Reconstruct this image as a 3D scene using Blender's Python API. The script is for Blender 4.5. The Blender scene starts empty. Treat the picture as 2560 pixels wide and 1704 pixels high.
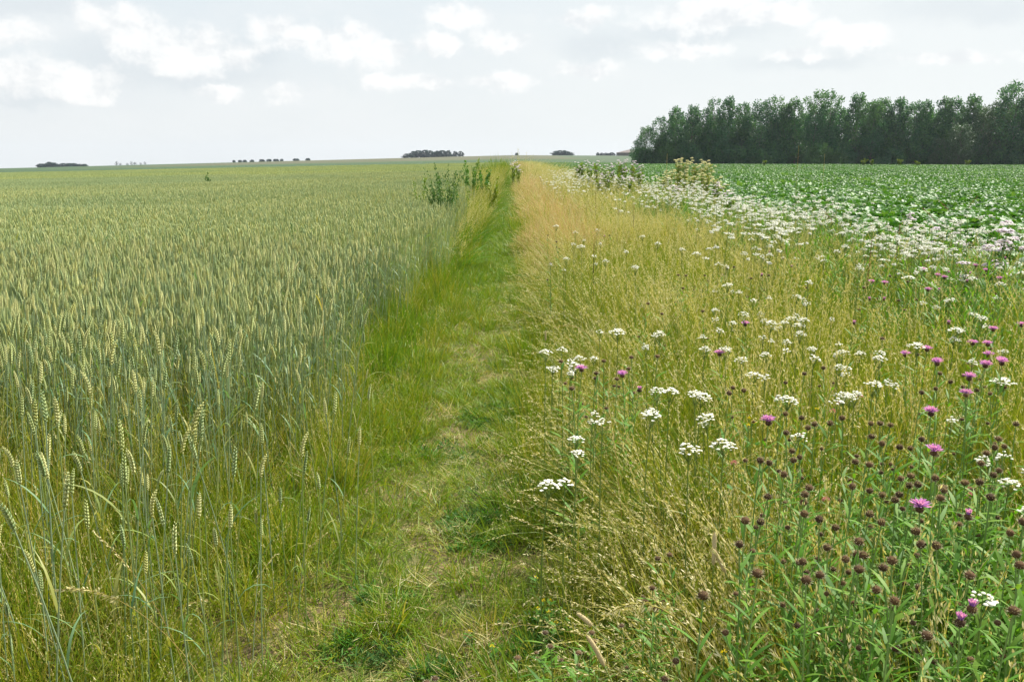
import bpy, math, random
import numpy as np
from mathutils import Vector, Matrix
R = math.radians
rng = np.random.default_rng(7)
random.seed(7)
SC = bpy.context.scene
COL = SC.collection

# ------------------------------------------------------------------ camera
CAM_H, FPX = 1.6, 2133.0
PITCH = math.atan((852 - 397) / FPX)
cd = bpy.data.cameras.new('camera'); cam = bpy.data.objects.new('camera', cd); COL.objects.link(cam)
cam.location = (0, 0, CAM_H); cam.rotation_euler = (R(90) - PITCH, 0, 0)
cd.sensor_width = 36; cd.lens = 36 * FPX / 2560; cd.clip_end = 6000; cd.clip_start = 0.05
SC.camera = cam
CP, SP = math.cos(PITCH), math.sin(PITCH)

def ray(px, py):
    a = (px - 1280) / FPX; b = (852 - py) / FPX
    return np.array([a, CP + b * SP, -SP + b * CP])
def at_z(px, py, z):                       # point where the sight line meets height z
    d = ray(px, py); t = (z - CAM_H) / d[2]; return d[0] * t, d[1] * t
def at_y(px, py, y):
    d = ray(px, py); t = y / d[1]; return d[0] * t, CAM_H + d[2] * t
def to_px(x, y, z):
    v = np.array([x, y, z - CAM_H]); f = v[1] * CP - v[2] * SP; u = v[1] * SP + v[2] * CP
    return 1280 + v[0] / f * FPX, 852 - u / f * FPX

# ------------------------------------------------------------------ light, sky, exposure
SUN_AZ, SUN_EL = R(54), R(51)              # azimuth clockwise from +Y
sd = bpy.data.lights.new('sun', 'SUN'); sun = bpy.data.objects.new('sun', sd); COL.objects.link(sun)
sd.energy = 5.0; sd.angle = R(1.2); sd.color = (1.0, 0.95, 0.86)
sv = Vector((math.sin(SUN_AZ) * math.cos(SUN_EL), math.cos(SUN_AZ) * math.cos(SUN_EL), math.sin(SUN_EL)))
sun.rotation_euler = sv.to_track_quat('Z', 'Y').to_euler(); sun.location = (20, 0, 40)
SC.view_settings.view_transform = 'Standard'; SC.view_settings.look = 'None'
SC.view_settings.exposure = 0.85; SC.view_settings.gamma = 1.0
cy = SC.cycles
cy.max_bounces = 5; cy.diffuse_bounces = 2; cy.glossy_bounces = 2; cy.transmission_bounces = 4; cy.transparent_max_bounces = 4
cy.volume_bounces = 0; cy.sample_clamp_indirect = 6; cy.use_denoising = True
cy.caustics_reflective = False; cy.caustics_refractive = False

W = bpy.data.worlds.new('World'); SC.world = W; W.use_nodes = True
class NT:
    def __init__(s, t): s.t = t; t.nodes.clear()
    def n(s, typ, **kw):
        nd = s.t.nodes.new(typ)
        for k, v in kw.items():
            if k.startswith('i_'):
                key = k[2:]; key = int(key) if key.isdigit() else key
                s.put(nd.inputs[key], v)
            else: setattr(nd, k, v)
        return nd
    def put(s, sock, v):
        if isinstance(v, bpy.types.NodeSocket): s.t.links.new(v, sock)
        else: sock.default_value = v
    def m(s, op, a, b=0.0, c=None, clamp=False):
        nd = s.n('ShaderNodeMath', operation=op, use_clamp=clamp); s.put(nd.inputs[0], a); s.put(nd.inputs[1], b)
        if c is not None: s.put(nd.inputs[2], c)
        return nd.outputs[0]
    def vm(s, op, a, b=(0, 0, 0), out=0):
        nd = s.n('ShaderNodeVectorMath', operation=op); s.put(nd.inputs[0], a); s.put(nd.inputs[1], b); return nd.outputs[out]
    def step(s, v, a, b):
        nd = s.n('ShaderNodeMapRange', interpolation_type='SMOOTHSTEP'); s.put(nd.inputs[0], v); nd.inputs[1].default_value = a; nd.inputs[2].default_value = b
        return nd.outputs[0]
    def mix(s, f, a, b, mode='MIX'):
        nd = s.n('ShaderNodeMix', data_type='RGBA', blend_type=mode); s.put(nd.inputs[0], f); s.put(nd.inputs[6], a); s.put(nd.inputs[7], b); return nd.outputs[2]
    def noise(s, vec, scale, detail=4, rough=.5, dim='3D', out=0):
        nd = s.n('ShaderNodeTexNoise', noise_dimensions=dim); s.put(nd.inputs['Vector'], vec)
        nd.inputs['Scale'].default_value = scale; nd.inputs['Detail'].default_value = detail; nd.inputs['Roughness'].default_value = rough
        return nd.outputs[out]
    def ramp(s, f, stops):
        nd = s.n('ShaderNodeValToRGB'); s.put(nd.inputs[0], f); e = nd.color_ramp.elements
        while len(e) < len(stops): e.new(0.5)
        for el, (p, c) in zip(e, stops): el.position = p; el.color = (*c, 1)
        return nd.outputs[0]

w = NT(W.node_tree)
sky = w.n('ShaderNodeTexSky', sky_type='NISHITA', sun_disc=False, sun_elevation=SUN_EL, sun_rotation=SUN_AZ, air_density=1.0, dust_density=2.0, ozone_density=1.5)
tc = w.n('ShaderNodeTexCoord'); sep = w.n('ShaderNodeSeparateXYZ', i_0=tc.outputs['Generated'])
az = w.m('ARCTAN2', sep.outputs[0], sep.outputs[1])
el = w.m('ARCSINE', sep.outputs[2])
cv = w.n('ShaderNodeCombineXYZ', i_0=az, i_1=el).outputs[0]
warp = w.noise(w.vm('MULTIPLY', cv, (1, 1.6, 1)), 9.0, 7, .62, out=1)
warp2 = w.noise(w.vm('MULTIPLY', cv, (1, 1.4, 1)), 30.0, 8, .68, out=1)
wv = w.vm('ADD', w.vm('MULTIPLY', w.vm('SUBTRACT', warp, (.5, .5, .5)), (.04, .034, 0)), w.vm('MULTIPLY', w.vm('SUBTRACT', warp2, (.5, .5, .5)), (.024, .024, 0)))
cw = w.vm('ADD', cv, wv)
S = 2560 / 2356
def blobs(lst, vec):
    out = None
    for (cx, cyy, rx, ry) in lst:
        d = ray(cx * S, cyy * S); a0 = math.atan2(d[0], d[1]); e0 = math.asin(d[2] / np.linalg.norm(d))
        k = FPX / S
        q = w.vm('MULTIPLY', w.vm('SUBTRACT', vec, (a0, e0, 0)), (k / rx / 1.3, k / ry / 1.3, 0))
        L = w.vm('LENGTH', q, out=1)
        v = w.m('SUBTRACT', 1.0, L)
        out = v if out is None else w.m('SMOOTH_MAX', out, v, 0.25)
    return out
white = [(225,50,50,30),(300,75,70,48),(380,105,70,50),(470,105,65,48),(525,140,60,25),(640,62,50,28),(700,90,70,34),(770,110,65,32),(820,85,55,32),(885,122,65,30),(15,175,60,40),(165,190,75,32),(215,218,40,22),(10,75,70,28),(1000,105,55,22),(1060,45,70,24),(1150,100,60,24),(980,195,80,17),(1150,190,85,20),(1340,160,70,20),(1600,30,120,34),(1740,35,110,30),(1560,112,110,22),(1830,125,60,16),(1950,90,70,28),(2190,135,100,16),(870,190,35,13),(640,215,45,20),(500,215,45,15),(1330,40,60,20)]
grey = [(70,8,150,26),(280,135,110,48),(420,172,170,24),(1600,72,170,20),(1870,145,140,20),(2240,12,150,28),(1380,105,90,30),(600,125,50,32),(60,225,80,16)]
cb = w.vm('ADD', cv, w.vm('MULTIPLY', wv, (.3, .3, 0)))
def billow(vec):
    q = w.noise(w.vm('MULTIPLY', vec, (1, 1.3, 1)), 15.0, 9, .64)
    return w.m('MULTIPLY', w.m('SUBTRACT', q, .5), 3.2)
bil = billow(cb); bil2 = billow(w.vm('ADD', cb, (.010, .014, 0)))
BW = blobs(white, cw)
WF = w.m('ADD', w.m('ADD', BW, .05), w.m('MULTIPLY', bil, .75))
WH = w.step(WF, .0, 0.65)
bg3 = w.m('MULTIPLY', w.step(bil, .0, .8), w.step(w.noise(w.vm('MULTIPLY', cw, (1, 2.0, 1)), 4.0, 3, .5), .42, .6))
lit = w.step(w.m('SUBTRACT', bil, bil2), -.5, .2)
GR = w.step(blobs(grey, cw), -0.2, 0.8)
bg1 = w.noise(w.vm('MULTIPLY', cw, (1, 2.6, 1)), 5.0, 6, .55)
bg2 = w.step(bg1, .40, .66)
elv = w.step(el, 0.0, 0.22)
base = w.mix(elv, (.89, .925, .94, 1), (.81, .885, .93, 1))
base = w.mix(w.m('MULTIPLY', bg2, .6), base, (.93, .96, .97, 1))
base = w.mix(w.m('MULTIPLY', w.m('MULTIPLY', bg3, .55), w.step(el, .015, .09)), base, (.97, .98, .98, 1))
rt = w.step(az, -.35, .4)
base = w.mix(w.m('MULTIPLY', rt, .7), base, (.93, .97, .97, 1))
base = w.mix(w.m('MULTIPLY', GR, .34), base, (.66, .73, .79, 1))
base = w.mix(w.m('MULTIPLY', WH, .9), base, w.mix(lit, (.88, .91, .93, 1), (1.08, 1.08, 1.07, 1)))
skyc = w.vm('MULTIPLY', sky.outputs[0], (.1, .1, .1))
fin = w.mix(0.94, skyc, base)
b1 = w.n('ShaderNodeBackground', i_0=fin, i_1=.555)
o = w.n('ShaderNodeOutputWorld'); w.t.links.new(b1.outputs[0], o.inputs[0])
W.cycles.sampling_method = 'MANUAL'; W.cycles.sample_map_resolution = 512

# ------------------------------------------------------------------ materials
def rgb(r, g, b):                          # sRGB 0-255 -> linear
    f = lambda c: (c / 12.92 if c <= .04045 else ((c + .055) / 1.055) ** 2.4)
    return (f(r / 255), f(g / 255), f(b / 255))
def veg(name, stops, transl=.3, rough=.55, spec=.3, tint=None, tint_scale=.35, tint_rng=(.5, .65), tip=None):
    stops = [tuple(v * .96 for v in c_) for c_ in stops]
    m = bpy.data.materials.new(name); m.use_nodes = True; n = NT(m.node_tree)
    at = n.n('ShaderNodeAttribute', attribute_name='rnd'); oi = n.n('ShaderNodeObjectInfo')
    f = n.m('FRACT', n.m('ADD', at.outputs['Fac'], n.m('MULTIPLY', oi.outputs['Random'], .61)))
    c = n.ramp(f, [(i / max(1, len(stops) - 1), s) for i, s in enumerate(stops)])
    if tip:
        a2 = n.n('ShaderNodeAttribute', attribute_name='tt')
        c = n.mix(n.step(a2.outputs['Fac'], tip[1], tip[2]), c, (*tip[0], 1))
    if tint:
        g = n.n('ShaderNodeNewGeometry')
        q = n.noise(g.outputs['Position'], tint_scale, 3)
        c = n.mix(n.m('MULTIPLY', n.step(q, *tint_rng), tint[1]), c, (*tint[0], 1))
    p = n.n('ShaderNodeBsdfPrincipled', i_0=c, i_Roughness=rough); p.inputs['Specular IOR Level'].default_value = spec
    out = n.n('ShaderNodeOutputMaterial')
    if transl > 0:
        t = n.n('ShaderNodeBsdfTranslucent', i_0=n.mix(1.0, c, (1.12, 1.1, .5, 1), 'MULTIPLY'))
        mx = n.n('ShaderNodeMixShader'); mx.inputs[0].default_value = transl
        n.t.links.new(p.outputs[0], mx.inputs[1]); n.t.links.new(t.outputs[0], mx.inputs[2]); n.t.links.new(mx.outputs[0], out.inputs[0])
    else: n.t.links.new(p.outputs[0], out.inputs[0])
    return m
M = {}
M['wheat_stem'] = veg('wheat_stem', [rgb(138,158,124), rgb(156,174,136), rgb(160,170,96), rgb(130,152,98)], .2, .5, .4)
M['wheat_ear'] = veg('wheat_ear', [rgb(154,170,108), rgb(180,188,118), rgb(132,156,106), rgb(208,208,144), rgb(172,174,92)], .15, .55, .4, tint=(rgb(132,158,116), .45), tint_scale=.06, tint_rng=(.42, .62))
M['wheat_leaf'] = veg('wheat_leaf', [rgb(92,130,90), rgb(112,146,104), rgb(134,154,84), rgb(160,158,78), rgb(100,134,96)], .35, .5, .4)
M['green'] = veg('green_grass', [rgb(96,130,18), rgb(120,146,22), rgb(80,120,22), rgb(138,152,30), rgb(104,138,20)], .34, .5, .4, tint=(rgb(140,150,50), .4), tint_scale=.5)
M['lush'] = veg('lush_grass', [rgb(88,128,28), rgb(106,142,34), rgb(76,114,30), rgb(122,146,40)], .36, .5, .35)
M['yellow'] = veg('yellowing_grass', [rgb(148,152,38), rgb(118,140,28), rgb(170,164,62), rgb(100,130,26), rgb(180,168,84)], .32, .5, .35)
M['straw'] = veg('straw', [rgb(194,182,110), rgb(166,158,80), rgb(218,206,152), rgb(168,142,80), rgb(170,166,78)], .3, .55, .3)
M['seed'] = veg('grass_seed_head', [rgb(212,202,150), rgb(194,184,122), rgb(232,222,184), rgb(182,172,110)], .3, .6, .25)
M['pink'] = veg('pinkish_panicle', [rgb(204,168,144), rgb(192,156,128), rgb(214,186,158), rgb(198,154,134)], .35, .6, .2)
M['herb'] = veg('herb_leaf', [rgb(70,120,36), rgb(86,136,42), rgb(60,108,36), rgb(104,148,52)], .35, .6, .2)
M['darkherb'] = veg('dark_herb_leaf', [rgb(66,104,50), rgb(82,120,58), rgb(56,92,46), rgb(100,132,66)], .3, .65, .2)
M['kleaf'] = veg('knapweed_leaf', [rgb(84,134,34), rgb(104,148,42), rgb(68,114,34), rgb(124,158,58)], .4, .55, .25)
M['kstem'] = veg('knapweed_stem', [rgb(124,152,84), rgb(112,142,78)], .1, .6, .3)
M['kbud'] = veg('knapweed_bud', [rgb(78,60,42), rgb(94,72,50), rgb(62,48,36)], 0, .8, .1)
M['kfringe'] = veg('knapweed_fringe', [rgb(196,184,158), rgb(160,148,122), rgb(214,204,182)], .3, .8, .1)
M['purple'] = veg('purple_petal', [rgb(184,118,230), rgb(200,148,238), rgb(164,94,216)], .4, .6, .2, tip=(rgb(226,160,230), .4, 1.0))
M['yarrow'] = veg('yarrow_floret', [rgb(220,220,206), rgb(232,232,222), rgb(204,204,180)], .15, .7, .2)
M['cream'] = veg('cream_floret', [rgb(226,220,168), rgb(212,210,146), rgb(234,228,186)], .2, .7, .2)
M['mauve'] = veg('mauve_floret', [rgb(232,222,232), rgb(222,206,222), rgb(238,232,238)], .2, .7, .2)
M['ystem'] = veg('yarrow_stem', [rgb(120,138,70), rgb(106,128,62)], .1, .6, .3)
M['yleaf'] = veg('yarrow_leaf', [rgb(82,112,50), rgb(98,126,56)], .3, .6, .3)
M['clover'] = veg('clover_floret', [rgb(200,140,140), rgb(214,166,160), rgb(178,104,100)], .2, .7, .2)
M['yellowflower'] = veg('yellow_petal', [rgb(236,206,20), rgb(244,220,40)], .3, .5, .3)
M['timothy'] = veg('timothy_spike', [rgb(184,168,126), rgb(170,160,112), rgb(196,180,142)], .1, .8, .1)
M['rust'] = veg('rusty_seed', [rgb(132,84,56), rgb(150,104,72), rgb(116,72,50)], .1, .8, .1)
M['darkstalk'] = veg('dark_stalk', [rgb(92,80,62), rgb(74,66,54)], 0, .9, .1)
M['beet'] = veg('beet_leaf', [rgb(60,112,34), rgb(80,130,42), rgb(40,82,28), rgb(112,152,68)], .3, .53, .45)
M['beetrib'] = veg('beet_rib', [rgb(120,158,70), rgb(104,146,60)], .2, .5, .4)
M['treeleaf'] = veg('tree_leaf', [rgb(48,96,66), rgb(70,122,76), rgb(38,80,60), rgb(86,134,70), rgb(58,106,72)], .38, .5, .4, tint=(rgb(96,134,60), .5), tint_scale=.11, tint_rng=(.52, .68))
M['treeleaf2'] = veg('pale_tree_leaf', [rgb(72,100,68), rgb(84,112,74), rgb(64,92,64)], .2, .5, .45, tint=(rgb(92,120,60), .6), tint_scale=.12)
M['farleaf'] = veg('far_tree_leaf', [rgb(30,62,58), rgb(40,74,60), rgb(28,58,60)], .15, .7, .2)
def plain(name, col, rough=.85, c2=None, sc=8., bump=0.):
    m = bpy.data.materials.new(name); m.use_nodes = True; n = NT(m.node_tree)
    g = n.n('ShaderNodeTexCoord'); q = n.noise(g.outputs['Object'], sc, 6, .6)
    c = n.mix(n.step(q, .35, .65), (*col, 1), (*(c2 or col), 1))
    p = n.n('ShaderNodeBsdfPrincipled', i_0=c, i_Roughness=rough); out = n.n('ShaderNodeOutputMaterial', i_0=p.outputs[0])
    if bump:
        b = n.n('ShaderNodeBump', i_Height=q); b.inputs['Strength'].default_value = bump; n.t.links.new(b.outputs[0], p.inputs['Normal'])
    return m
M['bark'] = plain('tree_bark', rgb(86,84,74), .9, rgb(116,114,100), 3, .5)
M['rooftile'] = plain('roof_tiles', rgb(104,92,86), .9, rgb(88,80,76), 2)
M['barnwall'] = plain('barn_wall', rgb(110,104,96), .9, rgb(96,92,86), 1)

# ------------------------------------------------------------------ geometry container
class Geo:
    def __init__(s): s.V = []; s.F = []; s.r = []; s.t = []; s.m = []; s.n = 0
    def add(s, V, F, rnd=0.0, tt=0.0, mat=0):
        V = np.asarray(V, float).reshape(-1, 3); F = np.asarray(F, int)
        s.V.append(V); s.F.append(F + s.n); s.n += len(V)
        s.r.append(np.broadcast_to(np.asarray(rnd, float), (len(V),)).copy()); s.t.append(np.broadcast_to(np.asarray(tt, float), (len(V),)).copy())
        s.m.append(np.full(len(F), mat)); return s
    def merge(s, g, T=None, mat_off=0):
        for V, r_, t_ in zip(g.V, g.r, g.t):
            s.V.append(V if T is None else V @ np.array(T.to_3x3()).T + np.array(T.translation)); s.r.append(r_); s.t.append(t_)
        for F, m_ in zip(g.F, g.m): s.F.append(F + s.n); s.m.append(m_ + mat_off)
        s.n += g.n; return s
    def shift(s, off):
        s.V = [v + np.asarray(off) for v in s.V]; return s
    def mesh(s, name, mats, smooth=False):
        me = bpy.data.meshes.new(name)
        V = np.concatenate(s.V); me.vertices.add(len(V)); me.vertices.foreach_set('co', V.ravel())
        loops = np.concatenate([f.ravel() for f in s.F]); tot = np.concatenate([np.full(len(f), f.shape[1]) for f in s.F])
        me.loops.add(len(loops)); me.loops.foreach_set('vertex_index', loops)
        me.polygons.add(len(tot)); st = np.concatenate([[0], np.cumsum(tot)[:-1]])
        me.polygons.foreach_set('loop_start', st); me.polygons.foreach_set('loop_total', tot)
        me.polygons.foreach_set('material_index', np.concatenate(s.m))
        if smooth: me.polygons.foreach_set('use_smooth', np.ones(len(tot), bool))
        for m_ in (mats if isinstance(mats, (list, tuple)) else [mats]): me.materials.append(M[m_])
        me.update(calc_edges=True)
        for nm, arr in (('rnd', s.r), ('tt', s.t)):
            a = me.attributes.new(nm, 'FLOAT', 'POINT'); a.data.foreach_set('value', np.concatenate(arr).astype(np.float32))
        return me

U = lambda a, b, n: rng.uniform(a, b, n)
def blades(g, base, L, w, az, th0, th1, seg=3, psi=None, mat=0, rnd=None, wprof=None, power=1.4):
    """n ribbons growing from base; angle from vertical goes th0 -> th0+th1. Returns centre lines (n, seg+1, 3)."""
    base = np.atleast_2d(base); n = len(base)
    ex = lambda v: np.broadcast_to(np.asarray(v, float), (n,)).copy()
    L, w, az, th0, th1 = map(ex, (L, w, az, th0, th1)); psi = U(-1.3, 1.3, n) if psi is None else ex(psi)
    rnd = rng.random(n) if rnd is None else ex(rnd)
    t = np.linspace(0, 1, seg + 1); tm = (t[1:] + t[:-1]) / 2
    th = th0[:, None] + th1[:, None] * tm[None] ** power
    ds = (L / seg)[:, None]
    hx = np.sin(th) * ds; hz = np.cos(th) * ds
    C = np.zeros((n, seg + 1, 3)); dx, dy = np.cos(az)[:, None], np.sin(az)[:, None]
    C[:, 1:, 0] = np.cumsum(hx * dx, 1); C[:, 1:, 1] = np.cumsum(hx * dy, 1); C[:, 1:, 2] = np.cumsum(hz, 1)
    C += base[:, None, :]
    tho = np.concatenate([th[:, :1], (th[:, 1:] + th[:, :-1]) / 2, th[:, -1:]], 1)
    N = np.stack([np.cos(tho) * dx, np.cos(tho) * dy, -np.sin(tho)], 2)      # normal in bending plane
    P = np.stack([-np.sin(az), np.cos(az), np.zeros(n)], 1)[:, None, :]
    sdv = np.cos(psi)[:, None, None] * P + np.sin(psi)[:, None, None] * N
    wp = np.array(wprof) if wprof is not None else np.clip(1 - t ** 2.2, .04, 1) * np.clip(.55 + t * 2, 0, 1)
    hw = (w[:, None] * wp[None] / 2)[:, :, None]
    V = np.stack([C - sdv * hw, C + sdv * hw], 2).reshape(-1, 3)
    i = (np.arange(n) * (seg + 1) * 2)[:, None] + np.arange(seg)[None] * 2; i = i.ravel()
    F = np.stack([i, i + 1, i + 3, i + 2], 1)
    g.add(V, F, np.repeat(rnd, (seg + 1) * 2), np.tile(np.repeat(t, 2), n), mat)
    return C
def along(C, t):                           # points at params t (n, m) on centre lines C
    n, k, _ = C.shape; q = np.clip(t, 0, 1) * (k - 1); i = np.minimum(q.astype(int), k - 2); f = (q - i)[..., None]
    r_ = np.arange(n)[:, None]
    return C[r_, i] * (1 - f) + C[r_, i + 1] * f
def panicle(g, C, m, t0, ln, w, spread=.7, mat=0, droop=.3):
    n = len(C); t = U(t0, 1, (n, m)); p = along(C, t)
    d = C[:, -1] - C[:, -2]; az0 = np.arctan2(d[:, 1], d[:, 0]); inc = np.arccos(np.clip(d[:, 2] / np.linalg.norm(d, axis=1), -1, 1))
    off = rng.normal(0, 1, (n, m, 3)) * (ln * spread * .35 * (1.25 - (t - t0) / (1 - t0)))[..., None]
    p = (p + off).reshape(-1, 3)
    blades(g, p, U(.6, 1.2, n * m) * ln, w, np.repeat(az0, m) + U(-.8, .8, n * m), np.repeat(inc, m) + U(-.5, .5, n * m), U(0, droop, n * m), 2, mat=mat, wprof=[.25, 1, .15])
def tube(g, pts, rad, sides=6, mat=0, rnd=0.5, cap=False):
    pts = np.asarray(pts, float); k = len(pts); rad = np.broadcast_to(np.asarray(rad, float), (k,))
    T = np.gradient(pts, axis=0); T /= np.linalg.norm(T, axis=1)[:, None] + 1e-9
    ref = np.array([0.31, .95, .02]) if abs(T[0] @ np.array([0.31, .95, .02])) < .9 else np.array([1., 0, 0])
    A = np.cross(T, ref); A /= np.linalg.norm(A, axis=1)[:, None] + 1e-9; B = np.cross(T, A)
    a = np.linspace(0, 2 * np.pi, sides, endpoint=False)
    V = pts[:, None] + rad[:, None, None] * (np.cos(a)[None, :, None] * A[:, None] + np.sin(a)[None, :, None] * B[:, None])
    i = np.arange(k - 1)[:, None] * sides + np.arange(sides)[None]; j = np.arange(k - 1)[:, None] * sides + (np.arange(sides)[None] + 1) % sides
    F = np.stack([i.ravel(), j.ravel(), (j + sides).ravel(), (i + sides).ravel()], 1)
    g.add(V.reshape(-1, 3), F, rnd, np.repeat(np.linspace(0, 1, k), sides), mat)
    if cap: g.F.append(np.arange(sides)[None] + g.n - sides); g.m.append(np.array([mat]))
def stamp(g, tv, tf, pos, scale, ax=None, mat=0, rnd=None):
    """copies of a small template; ax = (n,3,3) frames"""
    n = len(pos); k = len(tv); scale = np.broadcast_to(np.asarray(scale, float).reshape(-1, 1) if np.ndim(scale) == 1 else scale, (n, 3)) if np.ndim(scale) else np.full((n, 3), scale)
    P = tv[None] * scale[:, None, :]
    if ax is not None: P = np.einsum('nij,nkj->nki', ax, P)
    V = (P + pos[:, None]).reshape(-1, 3)
    F = (tf[None] + (np.arange(n) * k)[:, None, None]).reshape(-1, tf.shape[1])
    g.add(V, F, np.repeat(rng.random(n) if rnd is None else rnd, k), .5, mat)
OCT_V = np.array([[1, 0, 0], [0, 1, 0], [-1, 0, 0], [0, -1, 0], [0, 0, 1], [0, 0, -1]], float)
OCT_F = np.array([[0, 1, 4], [1, 2, 4], [2, 3, 4], [3, 0, 4], [1, 0, 5], [2, 1, 5], [3, 2, 5], [0, 3, 5]])
def dome():
    a = np.linspace(0, 2 * np.pi, 6, endpoint=False)
    V = [[math.cos(x), math.sin(x), 0] for x in a] + [[.7 * math.cos(x + .5), .7 * math.sin(x + .5), .42] for x in a] + [[0, 0, .55]]
    F = []
    for i in range(6): j = (i + 1) % 6; F += [[i, j, 6 + i], [j, 6 + j, 6 + i], [6 + i, 6 + j, 12]]
    return np.array(V, float), np.array(F)
DOME_V, DOME_F = dome()
def sphere(g, c, r, seg=10, rings=7, mat=0, sq=1.0, rnd=.5, noise=0.0):
    th = np.linspace(0.02, np.pi - .02, rings); a = np.linspace(0, 2 * np.pi, seg, endpoint=False)
    V = np.stack([np.sin(th)[:, None] * np.cos(a)[None], np.sin(th)[:, None] * np.sin(a)[None], np.cos(th)[:, None] * sq * np.ones(seg)[None]], 2)
    V = V * (r * (1 + noise * rng.normal(0, 1, V.shape[:2] + (1,)))) + np.array(c)
    i = np.arange(rings - 1)[:, None] * seg + np.arange(seg)[None]; j = np.arange(rings - 1)[:, None] * seg + (np.arange(seg)[None] + 1) % seg
    g.add(V.reshape(-1, 3), np.stack([i.ravel(), (i + seg).ravel(), (j + seg).ravel(), j.ravel()], 1), rnd, .5, mat)

# ------------------------------------------------------------------ objects, tags, scatter
def tag(o, label=None, cat=None, group=None, kind=None):
    for k, v in (('label', label), ('category', cat), ('group', group), ('kind', kind)):
        if v: o[k] = v
    return o
def obj(name, me, parent=None):
    o = bpy.data.objects.new(name, me); COL.objects.link(o)
    if parent: o.parent = parent
    return o
def thing(name, parts, loc, rz=0., scale=(1, 1, 1), label=None, cat=None, group=None, tilt=(0, 0)):
    """an Empty at the thing's base with one mesh object per part; parts = {name: mesh} or [(name, mesh)]"""
    e = bpy.data.objects.new(name, None); COL.objects.link(e); e.empty_display_size = .05
    e.location = loc; e.scale = scale; e.rotation_euler = (tilt[0], tilt[1], rz)
    for k, me in (parts.items() if isinstance(parts, dict) else parts): obj(k, me, e)
    return tag(e, label, cat, group)
def smooth(a, b, x):
    t = np.clip((np.asarray(x, float) - a) / (b - a), 0, 1); return t * t * (3 - 2 * t)
def vnoise(x, y, s, seed=0):               # cheap value noise
    x = np.asarray(x, float) * s + seed * 17.3; y = np.asarray(y, float) * s + seed * 5.1
    xi, yi = np.floor(x), np.floor(y); fx, fy = x - xi, y - yi; fx = fx * fx * (3 - 2 * fx); fy = fy * fy * (3 - 2 * fy)
    h = lambda a, b: np.modf(np.abs(np.sin(a * 127.1 + b * 311.7 + seed) * 43758.5453))[0]
    return (h(xi, yi) * (1 - fx) + h(xi + 1, yi) * fx) * (1 - fy) + (h(xi, yi + 1) * (1 - fx) + h(xi + 1, yi + 1) * fx) * fy
def ground(x, y):
    x = np.asarray(x, float); y = np.asarray(y, float)
    slope = np.where(x < -1.5, .02 * (x + 1.5), 0.)
    rise = (5.0 + np.clip(.0057 * x, -4.5, 0) - np.clip(.004 * x, 0, 2)) * smooth(120, 900, y) - 14 * smooth(930, 1300, y)
    micro = .018 * (vnoise(x, y, 2.3, 3) - .5) + .05 * (vnoise(x, y, .6, 5) - .5) * smooth(30, 3, np.abs(x) + y * .3)
    dip = -.03 * np.exp(-((x + .35) / .45) ** 2) * (y < 80)
    return slope + rise + micro + dip
def euler(phi, ty, tx=0.):
    phi, ty, tx = np.broadcast_arrays(phi, ty, tx); c, s_ = np.cos(phi), np.sin(phi); cb, sb = np.cos(ty), np.sin(ty); ca, sa = np.cos(tx), np.sin(tx)
    z, o1 = np.zeros_like(c), np.ones_like(c)
    Rz = np.stack([c, -s_, z, s_, c, z, z, z, o1], -1).reshape(-1, 3, 3)
    Ry = np.stack([cb, z, sb, z, o1, z, -sb, z, cb], -1).reshape(-1, 3, 3)
    Rx = np.stack([o1, z, z, z, ca, -sa, z, sa, ca], -1).reshape(-1, 3, 3)
    Q = Ry @ Rx @ Rz
    return np.stack([np.arctan2(Q[:, 2, 1], Q[:, 2, 2]), -np.arcsin(np.clip(Q[:, 2, 0], -1, 1)), np.arctan2(Q[:, 1, 0], Q[:, 0, 0])], 1)
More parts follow.
